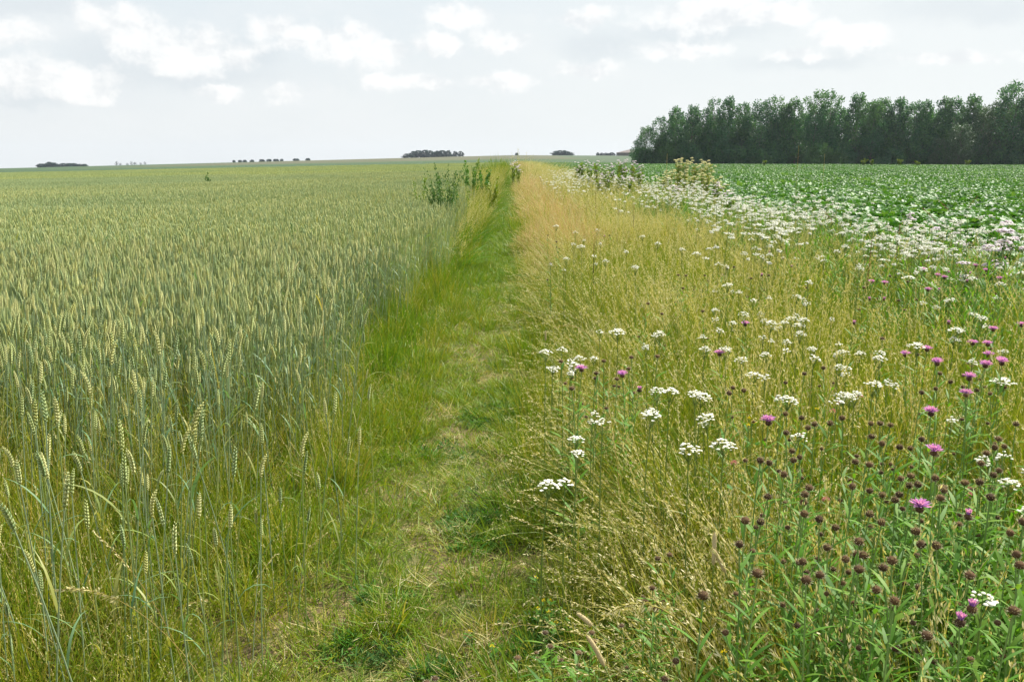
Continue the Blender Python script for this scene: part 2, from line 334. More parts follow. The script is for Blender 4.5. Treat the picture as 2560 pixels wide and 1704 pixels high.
def scatter(name, protos, pts, rot, scl, pid, label, cat):
    """stuff only: copies of the proto meshes on points, one object"""
    colp = bpy.data.collections.new(name + '_sources')
    for i, me in enumerate(protos):
        po = bpy.data.objects.new('%s_source_%02d' % (name, i), me); colp.objects.link(po)
    me = bpy.data.meshes.new(name); n = len(pts)
    me.vertices.add(n); me.vertices.foreach_set('co', np.asarray(pts, np.float32).ravel())
    scl = np.asarray(scl, float)
    if scl.ndim == 1: scl = np.repeat(scl[:, None], 3, 1)
    for nm, typ, arr, f in (('rot', 'FLOAT_VECTOR', rot, 'vector'), ('scl', 'FLOAT_VECTOR', scl, 'vector')):
        a = me.attributes.new(nm, typ, 'POINT'); a.data.foreach_set(f, np.asarray(arr, np.float32).ravel())
    a = me.attributes.new('pid', 'INT', 'POINT'); a.data.foreach_set('value', np.asarray(pid, np.int32))
    o = obj(name, me)
    ng = bpy.data.node_groups.new(name + '_scatter', 'GeometryNodeTree')
    ng.interface.new_socket('Geometry', in_out='INPUT', socket_type='NodeSocketGeometry'); ng.interface.new_socket('Geometry', in_out='OUTPUT', socket_type='NodeSocketGeometry')
    N_, L_ = ng.nodes, ng.links
    gi, go = N_.new('NodeGroupInput'), N_.new('NodeGroupOutput')
    ci = N_.new('GeometryNodeCollectionInfo'); ci.inputs[0].default_value = colp; ci.inputs['Separate Children'].default_value = True; ci.inputs['Reset Children'].default_value = True
    ip = N_.new('GeometryNodeInstanceOnPoints'); ip.inputs['Pick Instance'].default_value = True
    def na(nm, t): q = N_.new('GeometryNodeInputNamedAttribute'); q.data_type = t; q.inputs[0].default_value = nm; return q.outputs[0]
    e2 = N_.new('FunctionNodeEulerToRotation')
    L_.new(gi.outputs[0], ip.inputs['Points']); L_.new(ci.outputs[0], ip.inputs['Instance']); L_.new(na('pid', 'INT'), ip.inputs['Instance Index'])
    L_.new(na('rot', 'FLOAT_VECTOR'), e2.inputs[0]); L_.new(e2.outputs[0], ip.inputs['Rotation']); L_.new(na('scl', 'FLOAT_VECTOR'), ip.inputs['Scale'])
    L_.new(ip.outputs[0], go.inputs[0])
    md = o.modifiers.new('scatter', 'NODES'); md.node_group = ng
    return tag(o, label, cat, None, 'stuff')
TANH = 1280 / FPX
def wedge(n_per_m2, y0, y1, x0, x1, margin=1.0):
    """random points between y0..y1 and x0..x1 (numbers or functions of y) inside the view wedge plus a margin"""
    fx0 = x0 if callable(x0) else (lambda y: np.full_like(y, x0)); fx1 = x1 if callable(x1) else (lambda y: np.full_like(y, x1))
    ys = np.linspace(y0, y1, 400); lo = np.maximum(fx0(ys), -ys * TANH * 1.06 - margin); hi = np.minimum(fx1(ys), ys * TANH * 1.06 + margin)
    wd = np.clip(hi - lo, 0, None); area = np.trapezoid(wd, ys) if hasattr(np, 'trapezoid') else np.trapz(wd, ys)
    n = int(area * n_per_m2)
    if n <= 0: return np.zeros(0), np.zeros(0)
    cdf = np.cumsum(wd); cdf = cdf / cdf[-1]
    y = np.interp(rng.random(n), cdf, ys); lo = np.maximum(fx0(y), -y * TANH * 1.06 - margin); hi = np.minimum(fx1(y), y * TANH * 1.06 + margin)
    return lo + rng.random(n) * (hi - lo), y

# field edges
def wheat_edge(y): y = np.asarray(y, float); return -.96 - .24 * np.exp(-((y - 7.6) / 2.2) ** 2) + .08 * np.sin(y * 1.7) - .25 * smooth(14, 24, y)
def meadow_edge(y): y = np.asarray(y, float); return .34 + .09 * np.sin(y * 1.1 + 1) + .06 * np.sin(y * 2.9) + .10 * np.exp(-((y - 2.2) / 1.4) ** 2)
BEET_X = 4.75
FAR_WHEAT = 185.

# ------------------------------------------------------------------ ground
def grid_axis(stops):
    out = []
    for (a, b, st) in stops: out += list(np.arange(a, b, st))
    out.append(stops[-1][1]); return np.array(out)
gx = grid_axis([(-1500, -300, 60), (-300, -60, 12), (-60, -8, 2), (-8, 8, .12), (8, 60, 2), (60, 300, 12), (300, 1500, 60)])
gy = grid_axis([(-200, -4, 14), (-4, 16, .16), (16, 60, 1), (60, 300, 8), (300, 1800, 30)])
X, Y = np.meshgrid(gx, gy); Z = ground(X, Y)
gg = Geo(); nx, ny = len(gx), len(gy)
i = (np.arange(ny - 1)[:, None] * nx + np.arange(nx - 1)[None]).ravel()
gg.add(np.stack([X.ravel(), Y.ravel(), Z.ravel()], 1), np.stack([i, i + 1, i + nx + 1, i + nx], 1))
gm = bpy.data.materials.new('ground_soil_and_thatch'); gm.use_nodes = True; n = NT(gm.node_tree)
P = n.n('ShaderNodeNewGeometry').outputs['Position']; sp = n.n('ShaderNodeSeparateXYZ', i_0=P)
c = n.mix(n.step(n.noise(P, 14, 8, .75), .4, .6), (*rgb(66,54,34), 1), (*rgb(122,106,68), 1))
c = n.mix(n.step(n.noise(P, 1.6, 5, .6), .42, .6), c, (*rgb(82,92,36), 1))
c = n.mix(n.m('MULTIPLY', n.step(n.noise(P, 60, 3, .6), .5, .7), .6), c, (*rgb(176,156,104), 1))
# soil below crops
c = n.mix(n.step(sp.outputs[0], -1.2, -1.6), c, (*rgb(84,78,54), 1))
c = n.mix(n.step(sp.outputs[0], BEET_X - .1, BEET_X + .2), c, (*rgb(70,66,46), 1))
# far fields in strips, seen beyond the crops
far = n.noise(P, .02, 4, .6)
yy = n.m('ADD', sp.outputs[1], n.m('MULTIPLY', sp.outputs[0], .03))
fg = n.mix(n.step(n.noise(P, .6, 5, .7), .35, .65), (*rgb(34,62,20), 1), (*rgb(46,76,28), 1))
fb = n.mix(n.step(n.noise(P, .4, 5, .7), .35, .65), (*rgb(80,78,48), 1), (*rgb(66,72,42), 1))
fo = n.mix(n.step(n.noise(P, .3, 5, .7), .35, .65), (*rgb(58,78,44), 1), (*rgb(50,70,40), 1))
c = n.mix(n.step(sp.outputs[1], FAR_WHEAT - 1, FAR_WHEAT + 1), c, fg)
c = n.mix(n.m('MULTIPLY', n.step(yy, 400, 406), n.step(sp.outputs[0], -240, -160)), c, fb)
c = n.mix(n.m('MULTIPLY', n.step(yy, 700, 705), n.step(sp.outputs[0], -40, 0)), c, fo)
c = n.mix(n.m('MULTIPLY', n.step(yy, 250, 256), n.step(sp.outputs[0], 25, 40)), c, fo)
bp = n.n('ShaderNodeBump', i_Height=n.noise(P, 45, 6, .7)); bp.inputs['Strength'].default_value = .7; bp.inputs['Distance'].default_value = .02
pb = n.n('ShaderNodeBsdfPrincipled', i_0=c, i_Roughness=.95, i_Normal=bp.outputs[0]); n.n('ShaderNodeOutputMaterial', i_0=pb.outputs[0])
M['ground'] = gm
go_ = obj('ground', gg.mesh('ground', 'ground', True)); tag(go_, kind='structure')

# ------------------------------------------------------------------ wheat
def wheat_geo(h, near, seed):
    """one stalk: returns dict part -> Geo with own materials"""
    st, ea, lf = Geo(), Geo(), Geo()
    az = U(0, 6.28, 1)[0]; b = U(.0, .10, 1)[0]
    C = blades(st, [[0, 0, 0]], h, .0045, az, b, b, 5, wprof=[1] * 6)[0]
    if near:
        st = Geo(); tube(st, C, np.linspace(.0026, .0018, 6), 5, rnd=rng.random())
    tip = C[-1]; d = C[-1] - C[-2]; d /= np.linalg.norm(d)
    nod = U(.0, .9, 1)[0] ** 2 * .8; az2 = az + U(-.6, .6, 1)[0]
    th = math.acos(min(1, d[2])); EL = U(.075, .1, 1)[0] if near else U(.062, .086, 1)[0]
    E = blades(Geo(), [tip], EL, .001, az2, th, nod, 8)[0]
    r0 = rng.random()
    if near:
        k = 18; q = along(E[None], np.linspace(0, .96, k)[None])[0]; dirs = np.gradient(q, axis=0); dirs /= np.linalg.norm(dirs, axis=1)[:, None]
        side = np.cross(dirs, [math.cos(az2 + .7), math.sin(az2 + .7), .05]); side /= np.linalg.norm(side, axis=1)[:, None]; oth = np.cross(dirs, side)
        sgn = np.where(np.arange(k) % 2, 1, -1)[:, None]; size = np.interp(np.linspace(0, 1, k), [0, .15, .7, 1], [.6, 1, .95, .5])[:, None]
        for s2 in (-1, 1):
            zd = dirs + side * sgn * .42 + oth * s2 * .18; zd /= np.linalg.norm(zd, axis=1)[:, None]
            xa = np.cross(oth, zd); xa /= np.linalg.norm(xa, axis=1)[:, None]; ya = np.cross(zd, xa)
            stamp(ea, OCT_V, OCT_F, q + side * sgn * .0034 * size + oth * s2 * .0024 * size, np.hstack([.0033 * size, .0036 * size, .0084 * size]), np.stack([xa, ya, zd], 2), rnd=np.full(k, r0) + U(-.08, .08, k))
    else:
        k = 9; q = along(E[None], np.linspace(0, 1, k)[None])[0]
        tube(ea, q, np.array([.003, .0062, .0045, .0068, .0048, .0068, .0045, .0055, .001]) * .92, 4, rnd=r0)
    nl = 1 + (seed % 2)
    for kk in range(nl):
        t = U(.35, .85, 1)[0]; p = along(C[None], np.array([[t]]))[0]
        blades(lf, p, U(.10, .20, 1), .008, U(0, 6.28, 1), U(.15, .5, 1), U(.8, 2.4, 1), 5, psi=U(-.4, .4, 1))
    return {'stem': st, 'ear': ea, 'leaf': lf}
WM = {'stem': 'wheat_stem', 'ear': 'wheat_ear', 'leaf': 'wheat_leaf'}
def join3(d):
    g = Geo()
    for i_, k in enumerate(('stem', 'ear', 'leaf')): g.merge(d[k], mat_off=i_)
    return g
near_stalks = [wheat_geo(U(.66, .8, 1)[0], True, s_) for s_ in range(12)]
wheat_near_meshes = [join3(d).mesh('wheat_stalk', ['wheat_stem', 'wheat_ear', 'wheat_leaf']) for d in near_stalks]
def split_leaves(g):
    out = []
    for V, r_, t_, F, m_ in zip(g.V, g.r, g.t, g.F, g.m):
        q = Geo(); q.V, q.F, q.r, q.t, q.m, q.n = [V], [F - F.min()], [r_], [t_], [m_], len(V); out.append(('leaf', q.mesh('wheat_leaf_blade', 'wheat_leaf')))
    return out
wheat_part_meshes = [[('stem', d['stem'].mesh('wheat_stem_tube', 'wheat_stem')), ('ear', d['ear'].mesh('wheat_ear_head', 'wheat_ear'))] + split_leaves(d['leaf']) for d in near_stalks]
def wheat_patch(size, n_, seed, far=False):
    g = Geo()
    xs, ys = U(-size / 2, size / 2, n_), U(-size / 2, size / 2, n_)
    if not far:
        src = [wheat_geo(1.0, False, s_) for s_ in range(14)]
        for x, y in zip(xs, ys):
            h = U(.60, .82, 1)[0]
            d = src[rng.integers(14)]; a = U(0, 6.28, 1)[0]
            T = Matrix.Translation((x, y, 0)) @ Matrix.Rotation(rng.normal(0, .07), 4, 'X') @ Matrix.Rotation(rng.normal(0, .07), 4, 'Y') @ Matrix.Rotation(a, 4, 'Z')
            # ears keep their size: shift them down to the shorter stem
            rr = rng.random()
            for i_, k in enumerate(('stem', 'ear', 'leaf')):
                for V, r_, t_, F, m_ in zip(d[k].V, d[k].r, d[k].t, d[k].F, d[k].m):
                    if k == 'ear': V2 = V - [0, 0, 1 - h]
                    elif k == 'stem': V2 = V * [1, 1, h]
                    else: V2 = V - [0, 0, 1 - h]
                    V2 = V2 @ np.array(T.to_3x3()).T + np.array(T.translation)
                    g.V.append(V2); g.r.append((r_ + rr) % 1.0); g.t.append(t_)
                    g.F.append(F - F.min() + g.n); g.m.append(m_ + i_); g.n += len(V)
    else:
        base = np.stack([xs, ys, U(.60, .74, n_)], 1)
        blades(g, base, .11, .017, U(0, 6.28, n_), U(0, .2, n_), U(0, .5, n_), 2, mat=1, wprof=[.8, 1, .3])
        b2 = base.copy(); b2[:, 2] -= .3
        blades(g, b2, .3, .016, U(0, 6.28, n_), U(0, .1, n_), 0, 1, mat=2, wprof=[1, .6])
    return g.mesh('wheat_patch', ['wheat_stem', 'wheat_ear', 'wheat_leaf'])
Y_W1, Y_W2 = 9., 60.
# nearest stalks, one by one
x, y = wedge(430, 1.6, Y_W1, -40, lambda y: wheat_edge(y) + .12, 1.2)
dens = np.where(x < -1.0, .16 + .84 * smooth(2.5, 4.9, y + .3 * (x + 1.2) + .8 * (vnoise(x, y, 1.4, 61) - .5)), .05 + .95 * smooth(3.2, 4.2, y)); dens *= smooth(-.9, -1.2, x + .10 * smooth(5, 3.5, y)) * .7 + .3; dens *= smooth(0.0, .35, (wheat_edge(y) + .15) - x) * .6 + .4 * (x < wheat_edge(y) - .2) ; dens *= 1.0
k = rng.random(len(x)) < dens; x, y = x[k], y[k]; n_ = len(x)
scl = U(.88, 1.1, n_) * np.where(rng.random(n_) < .25 + .3 * smooth(-2.2, -1.1, x), U(.6, .95, n_), 1.)
scatter('wheat', wheat_near_meshes, np.stack([x, y, ground(x, y)], 1), euler(U(0, 6.28, n_), rng.normal(0.03, .06, n_), rng.normal(0, .06, n_)), scl, rng.integers(0, 12, n_), 'unripe wheat with pale green ears and bluish stems along the path', 'wheat')
# field of patches
pp = [wheat_patch(1.06, 400, s_) for s_ in range(4)]
def tiles(y0, y1, size, xr, margin):
    P_ = []
    for yy_ in np.arange(y0 + size / 2, y1, size):
        lo = -yy_ * TANH * 1.06 - margin; xm = xr(yy_) - size / 2
        P_ += [(xv, yy_) for xv in np.arange(xm, lo - size / 2, -size)]
    return np.array(P_)
T_ = tiles(Y_W1, Y_W2, 1.0, wheat_edge, 1.5); n_ = len(T_)
gz = ground(T_[:, 0], T_[:, 1])
scatter('wheat', pp, np.column_stack([T_, gz]), euler(rng.integers(0, 4, n_) * np.pi / 2, 0.), np.column_stack([np.ones(n_), np.ones(n_), .93 + .16 * vnoise(T_[:, 0], T_[:, 1], .35, 9)]), rng.integers(0, 4, n_), 'dense pale green wheat crop filling the left half of the photo', 'wheat')
pf = [wheat_patch(4.1, 3600, s_, True) for s_ in range(3)]
T_ = tiles(Y_W2, FAR_WHEAT, 4.0, wheat_edge, 6); n_ = len(T_)
scatter('wheat', pf, np.column_stack([T_, ground(T_[:, 0], T_[:, 1])]), euler(rng.integers(0, 4, n_) * np.pi / 2, 0.), np.column_stack([np.ones(n_), np.ones(n_), U(.97, 1.05, n_)]), rng.integers(0, 3, n_), 'far part of the wheat crop reaching to the dark green strip', 'wheat')

fl = []
for s_ in range(4):
    g = Geo(); blades(g, [[0, 0, 0]], .74, .004, U(0, 6.28, 1), .08, .15, 3, mat=0, wprof=[1] * 4)
    q = [[.03, 0, .6 + .03 * s_]]; blades(g, q, U(.14, .26, 1), .011, U(0, 6.28, 1), U(.1, .9, 1), U(.3, 2.0, 1), 5, psi=U(-.5, .5, 1), mat=s_ % 2)
    fl.append(g.mesh('pale_leaf', ['straw', 'wheat_leaf']))
x, y = wedge(2.6, 3.5, 45, -60, lambda y: wheat_edge(y) - .05, 1.0); n_ = len(x)
scatter('wheat', fl, np.stack([x, y, ground(x, y)], 1), euler(U(0, 6.28, n_), rng.normal(0, .12, n_), rng.normal(0, .12, n_)), U(.95, 1.12, n_), rng.integers(0, 4, n_), 'bleached bent leaves standing out of the wheat', 'wheat')

# ------------------------------------------------------------------ grasses
def tuft(spec, seed=0):
    """spec: list of dicts(n, L, w, th0, th1, mat, seg, r, pan)"""
    g = Geo()
    for s_ in spec:
        n_ = s_['n']; r_ = s_.get('r', .06) * np.sqrt(rng.random(n_)); a = U(0, 6.28, n_)
        base = np.stack([r_ * np.cos(a), r_ * np.sin(a), np.full(n_, s_.get('z', 0.))], 1)
        azv = a + U(-1, 1, n_) if not s_.get('flat') else U(0, 6.28, n_)
        C = blades(g, base, U(*s_['L'], n_), U(*s_['w'], n_), azv, U(*s_['th0'], n_), U(*s_['th1'], n_), s_.get('seg', 4), mat=s_['mat'], wprof=[1] * (s_.get('seg', 4)) + [.5] if s_.get('stem') else None)
        if 'pan' in s_:
            m_, t0, ln, pw, spread, pm = s_['pan']; panicle(g, C, m_, t0, ln, pw, spread, pm)
    return g
GM = ['green', 'yellow', 'straw', 'seed', 'pink', 'lush', 'herb']
def TF(*spec): return tuft(list(spec)).mesh('grass_tuft', GM)
B = lambda n, L0, L1, mat, w=(.003, .006), th0=(.02, .4), th1=(.1, 1.1), r=.07, **k: dict(n=n, L=(L0, L1), w=w, th0=th0, th1=th1, mat=mat, r=r, **k)
St = lambda n, L0, L1, mat, pan, th0=(.0, .22), th1=(.05, .5), r=.07, **k: dict(n=n, L=(L0, L1), w=(.0018, .0028), th0=th0, th1=th1, mat=mat, r=r, stem=True, pan=pan, **k)
meadow_protos = [
    TF(B(34, .25, .55, 0), B(16, .3, .6, 1)),                                                        # 0 green
    TF(B(24, .25, .5, 0), B(18, .3, .6, 1), B(8, .2, .5, 2)),                                        # 1 mixed
    TF(St(9, .55, .8, 1, (16, .80, .013, .004, .8, 3)), B(20, .2, .5, 1), B(10, .2, .45, 0)),        # 2 golden stems
    TF(St(14, .55, .85, 2, (16, .78, .015, .0042, .9, 3)), B(12, .2, .5, 0), B(6, .2, .45, 2)),       # 3 straw stems
    TF(St(12, .5, .7, 2, (30, .72, .008, .003, 2.6, 4)), B(12, .2, .45, 1), B(6, .2, .4, 2)),        # 4 pink haze
    TF(St(10, .6, .85, 1, (18, .76, .013, .0038, .5, 3), th0=(.2, .5), th1=(.5, 1.1)), B(18, .3, .6, 1, th1=(.6, 1.5)), B(8, .3, .6, 2, th1=(.6, 1.5))),   # 5 arching
    TF(B(44, .25, .5, 5, w=(.004, .008)), B(14, .25, .5, 6, w=(.005, .012))),                        # 6 lush
    TF(St(8, .7, .95, 1, (18, .85, .014, .0035, .4, 3)), B(20, .3, .6, 0)),                          # 7 tall rye
]
def meadow_pick(x, y):
    n_ = len(x); d = vnoise(x, y, .45, 1); e = vnoise(x, y, 1.3, 2)
    edge = x - meadow_edge(y)
    w_ = np.zeros((n_, 8))
    w_[:, 0] = 1.5 + 1.6 * (d < .45) + 1.5 * smooth(2.2, 3.2, x); w_[:, 1] = 1.4; w_[:, 2] = .8; w_[:, 3] = .2 + 1.0 * smooth(.5, .85, d); w_[:, 7] = .5
    w_[:, 4] = 9 * smooth(9, 16, y) * smooth(1.3, .5, edge) + .6 * smooth(10, 25, y) * smooth(.5, .8, d)
    w_[:, 5] = 3.5 * smooth(.8, .1, edge) + .1
    w_[:, 6] = 5.0 * smooth(2.4, 3.4, x) * (e > .3) + .25 + 3.5 * smooth(.95, 1.3, x) * smooth(3.6, 2.8, y)
    w_[:, 3] *= 1 - .8 * smooth(2.8, 3.6, x)
    cs = np.cumsum(w_, 1); r_ = rng.random(n_)[:, None] * cs[:, -1:]
    return (r_ > cs).sum(1)
def lean(x, y):                            # tilt about Y (negative = towards the path)
    e = x - meadow_edge(y)
    return -(.6 * smooth(1.0, 0., e) * (.4 + .9 * vnoise(x, y, 1.1, 4)) + .10)
def meadow(y0, y1, dens, sc, zs, nm='meadow_grass', lab='tall mixed meadow grass right of the path', margin=1.2):
    x, y = wedge(dens, y0, y1, meadow_edge, BEET_X + .15, margin); n_ = len(x)
    s_ = sc * U(.8, 1.15, n_); p_ = meadow_pick(x, y)
    ed = smooth(-.05, .55, x - meadow_edge(y)) * .55 + .45
    hz = zs * U(.85, 1.1, n_) * ed * (1 - .28 * smooth(.95, 1.3, x) * smooth(3.6, 2.8, y))
    hz *= 1 + .12 * smooth(14, 30, y)
    scatter(nm, meadow_protos, np.stack([x, y, ground(x, y)], 1), euler(U(0, 6.28, n_), lean(x, y) + rng.normal(0, .1, n_), rng.normal(0, .1, n_)), np.stack([s_, s_, hz], 1), p_, lab, 'grass')
meadow(.95, 6, 130, 1.0, 1.0)
meadow(6, 16, 85, 1.2, 1.0, lab='meadow grass in the middle distance right of the path')
meadow(16, 60, 34, 1.9, 1.05, lab='far meadow grass running up to the horizon')
meadow(60, 190, 5, 5.0, 1.15, lab='farthest strip of meadow grass below the horizon', margin=5)

path_protos = [
    TF(B(34, .05, .13, 0, w=(.002, .004), th0=(.1, .9), th1=(.1, 1.0))),
    TF(B(30, .04, .12, 1, w=(.002, .004), th0=(.1, 1.0), th1=(.1, 1.0))),
    TF(B(20, .05, .15, 2, w=(.0018, .0035), th0=(.8, 1.5), th1=(-.2, .3), flat=True, z=.015, seg=2), B(7, .06, .16, 3, w=(.0018, .003), th0=(.7, 1.5), th1=(-.2, .3), flat=True, z=.03, seg=2), B(8, .04, .1, 1, w=(.002, .004))),
    TF(B(32, .08, .19, 5, w=(.003, .0055), th0=(.05, .9), th1=(.2, 1.2))),
    TF(B(26, .07, .17, 0, w=(.0025, .0045), th0=(.05, .9), th1=(.2, 1.1)), B(10, .07, .18, 1)),
    TF(B(16, .08, .2, 1, w=(.002, .004), th0=(.0, .7), th1=(.1, .9)), St(4, .16, .3, 1, (8, .7, .009, .0025, .6, 3))),
]
def path_grass(y0, y1, dens, sc):
    x, y = wedge(dens, y0, y1, lambda y: wheat_edge(y) - .25, lambda y: meadow_edge(y) + .3, .6); n_ = len(x)
    mid = np.exp(-((x + .25 - .06 * np.sin(y)) / .42) ** 2); bare = vnoise(x, y, 1.5, 11) * .65 + vnoise(x, y, 4.5, 12) * .35; lush = smooth(-.62, -1.0, x) * smooth(5.2, 6.8, y)
    far = smooth(9, 13, y)
    w_ = np.stack([1.6 + .8 * far, 1.2 + 0 * x, (1.3 * mid + .3) * smooth(.42, .76, bare) * .72 * (1 - .8 * far), .10 + 3 * lush * (vnoise(x, y, 1.2, 51) > .35) + 1.1 * far, .25 + 1.5 * (1 - mid) * (y > 3.2), .02 + 1.6 * smooth(.5, .05, mid) * (1 - lush)], 1)
    cs = np.cumsum(w_, 1); p_ = (rng.random(n_)[:, None] * cs[:, -1:] > cs).sum(1)
    keep = rng.random(n_) < (1 - .3 * (.3 + .7 * mid) * smooth(.50, .72, bare)) * (.45 + .55 * smooth(.25, .6, vnoise(x, y, 6., 43)))
    x, y, p_, mid, lush = x[keep], y[keep], p_[keep], mid[keep], lush[keep]; n_ = len(x)
    s_ = sc * U(.7, 1.25, n_); tus = .45 + 1.15 * vnoise(x, y, 5.5, 41) * (.5 + vnoise(x, y, 1.7, 42)); hz = s_ * (.75 + .35 * (1 - mid)) * (1 + .35 * lush) * tus
    scatter('path_grass', path_protos, np.stack([x, y, ground(x, y)], 1), euler(U(0, 6.28, n_), rng.normal(0, .15, n_), rng.normal(0, .15, n_)), np.stack([s_, s_, hz], 1), p_, 'short trodden grass on the path with straw and bare spots' if y0 < 5 else 'green grass of the path running on to the horizon', 'grass')
path_grass(1.9, 6.0, 420, 1.0); path_grass(6.0, 14, 260, 1.15); path_grass(14, 45, 70, 2.0); path_grass(45, 130, 10, 4.5)
# weedy grass in the thin near corner of the wheat and along its margin
weed_protos = [
    TF(B(34, .22, .5, 1, w=(.002, .005)), B(16, .2, .45, 0, w=(.003, .005)), St(8, .4, .62, 1, (14, .6, .009, .0028, .7, 1))),
    TF(B(40, .22, .5, 0, w=(.003, .005)), St(7, .35, .6, 1, (14, .6, .009, .0028, .8, 3))),
    TF(B(30, .25, .5, 5, w=(.004, .007)), B(14, .2, .4, 1)),
    TF(B(22, .2, .4, 1), B(10, .2, .4, 2), St(8, .35, .6, 2, (10, .7, .01, .003, .6, 3))),
]
x, y = wedge(110, 1.3, 6.4, -40, lambda y: -.98 - .06 * (y - 2), 1.0)
k = rng.random(len(x)) < np.clip(smooth(6.4, 3.6, y) * .95 * (.3 + .7 * smooth(-1.0, -1.4, x)), 0, 1); x, y = x[k], y[k]; n_ = len(x); zz = U(.7, 1.1, n_) * (.42 + .68 * smooth(-1.0, -1.7, x))
scatter('weedy_grass', weed_protos, np.stack([x, y, ground(x, y)], 1), euler(U(0, 6.28, n_), rng.normal(0, .12, n_), rng.normal(0, .12, n_)), np.stack([U(.8, 1.1, n_), U(.8, 1.1, n_), zz], 1), rng.choice(4, n_, p=[.46, .22, .06, .26]), 'yellowish weedy grass with fine seed heads among the thin wheat', 'grass')
x, y = wedge(38, 3.9, 15, lambda y: wheat_edge(y) - .5, lambda y: wheat_edge(y) + .12, .5); n_ = len(x)
scatter('weedy_grass', weed_protos, np.stack([x, y, ground(x, y)], 1), euler(U(0, 6.28, n_), rng.normal(0, .12, n_), rng.normal(0, .12, n_)), np.stack([U(.8, 1.1, n_), U(.8, 1.1, n_), U(.35, .7, n_)], 1), rng.choice(4, n_, p=[.3, .3, .25, .15]), 'weedy grass along the foot of the wheat edge', 'grass')
# tall margin vegetation between wheat and path, further out
margin_protos = [
    TF(B(40, .4, .9, 0, w=(.005, .009)), St(14, .8, 1.2, 1, (20, .75, .016, .005, 1.2, 1))),
    TF(B(30, .4, .9, 6, w=(.008, .016)), B(30, .3, .8, 5, w=(.005, .01)), St(10, .8, 1.15, 1, (16, .7, .018, .006, 1.6, 3))),
    TF(St(18, .7, 1.1, 1, (24, .7, .014, .004, 1.6, 3)), B(30, .4, .8, 1)),
]
x, y = wedge(20, 12.5, 75, lambda y: wheat_edge(y) - .25 - .2 * smooth(15, 30, y), lambda y: -.74 + .14 * smooth(14, 22, y), .5); n_ = len(x)
scatter('margin_grass', margin_protos, np.stack([x, y, ground(x, y)], 1), euler(U(0, 6.28, n_), rng.normal(0, .1, n_), rng.normal(0, .1, n_)), np.stack([U(1, 1.8, n_), U(1, 1.8, n_), U(.5, .9, n_) * (.5 + .5 * smooth(11, 17, y)) * (1 + .25 * smooth(20, 45, y))], 1), rng.integers(0, 3, n_), 'tall rank grass and herbs between wheat edge and path far off', 'grass')
# herb patches on the path
hp = []
for s_ in range(4):
    g = Geo(); n_ = 46; a = U(0, 6.28, n_); r_ = .07 * np.sqrt(rng.random(n_))
    blades(g, np.stack([r_ * np.cos(a), r_ * np.sin(a), U(0, .05, n_)], 1), U(.02, .055, n_), U(.005, .010, n_), a + U(-1, 1, n_), U(.3, 1.2, n_), U(.2, .8, n_), 3, psi=U(-.9, .9, n_), mat=s_ % 2, wprof=[.3, 1, .8, .1])
    hp.append(g.mesh('herb_clump', ['herb', 'darkherb']))
def herb_patch(cx, cy, rx, ry, n_, lab, s=1.0):
    a = U(0, 6.28, n_); r_ = rng.random(n_) ** .7 * U(.8, 1.3, n_); x = cx + rx * r_ * np.cos(a); y = cy + ry * r_ * np.sin(a)
    scatter('herb_patch', hp, np.stack([x, y, ground(x, y)], 1), euler(U(0, 6.28, n_), rng.normal(0, .15, n_)), U(.35, .8, n_) * s, rng.integers(0, 4, n_), lab, 'ground cover')
for px, py, rx, ry, n_, lab in ((1190,1285,.17,.30,70,'low dark green herb patch in the middle of the path'), (1265,1020,.28,.55,120,'dark green herb patch under the meadow edge'), (1385,1590,.17,.16,80,'small leaved clover patch dotted with yellow at the lower path edge'), (1110,1640,.10,.08,22,'small green herb tuft near the bottom of the path'), (960,1460,.12,.1,18,'thin green herbs on the lower left of the path'), (1330,1180,.16,.25,50,'dark leafy patch in shade of the leaning meadow fan'), (1080,1120,.2,.2,26,'thin leafy herbs in the middle of the near path'), (880,1600,.14,.08,18,'few green herbs in the dry bottom of the path')):
    cx, cy_ = at_z(px, py, .03); herb_patch(cx, cy_, rx, ry, n_, lab)

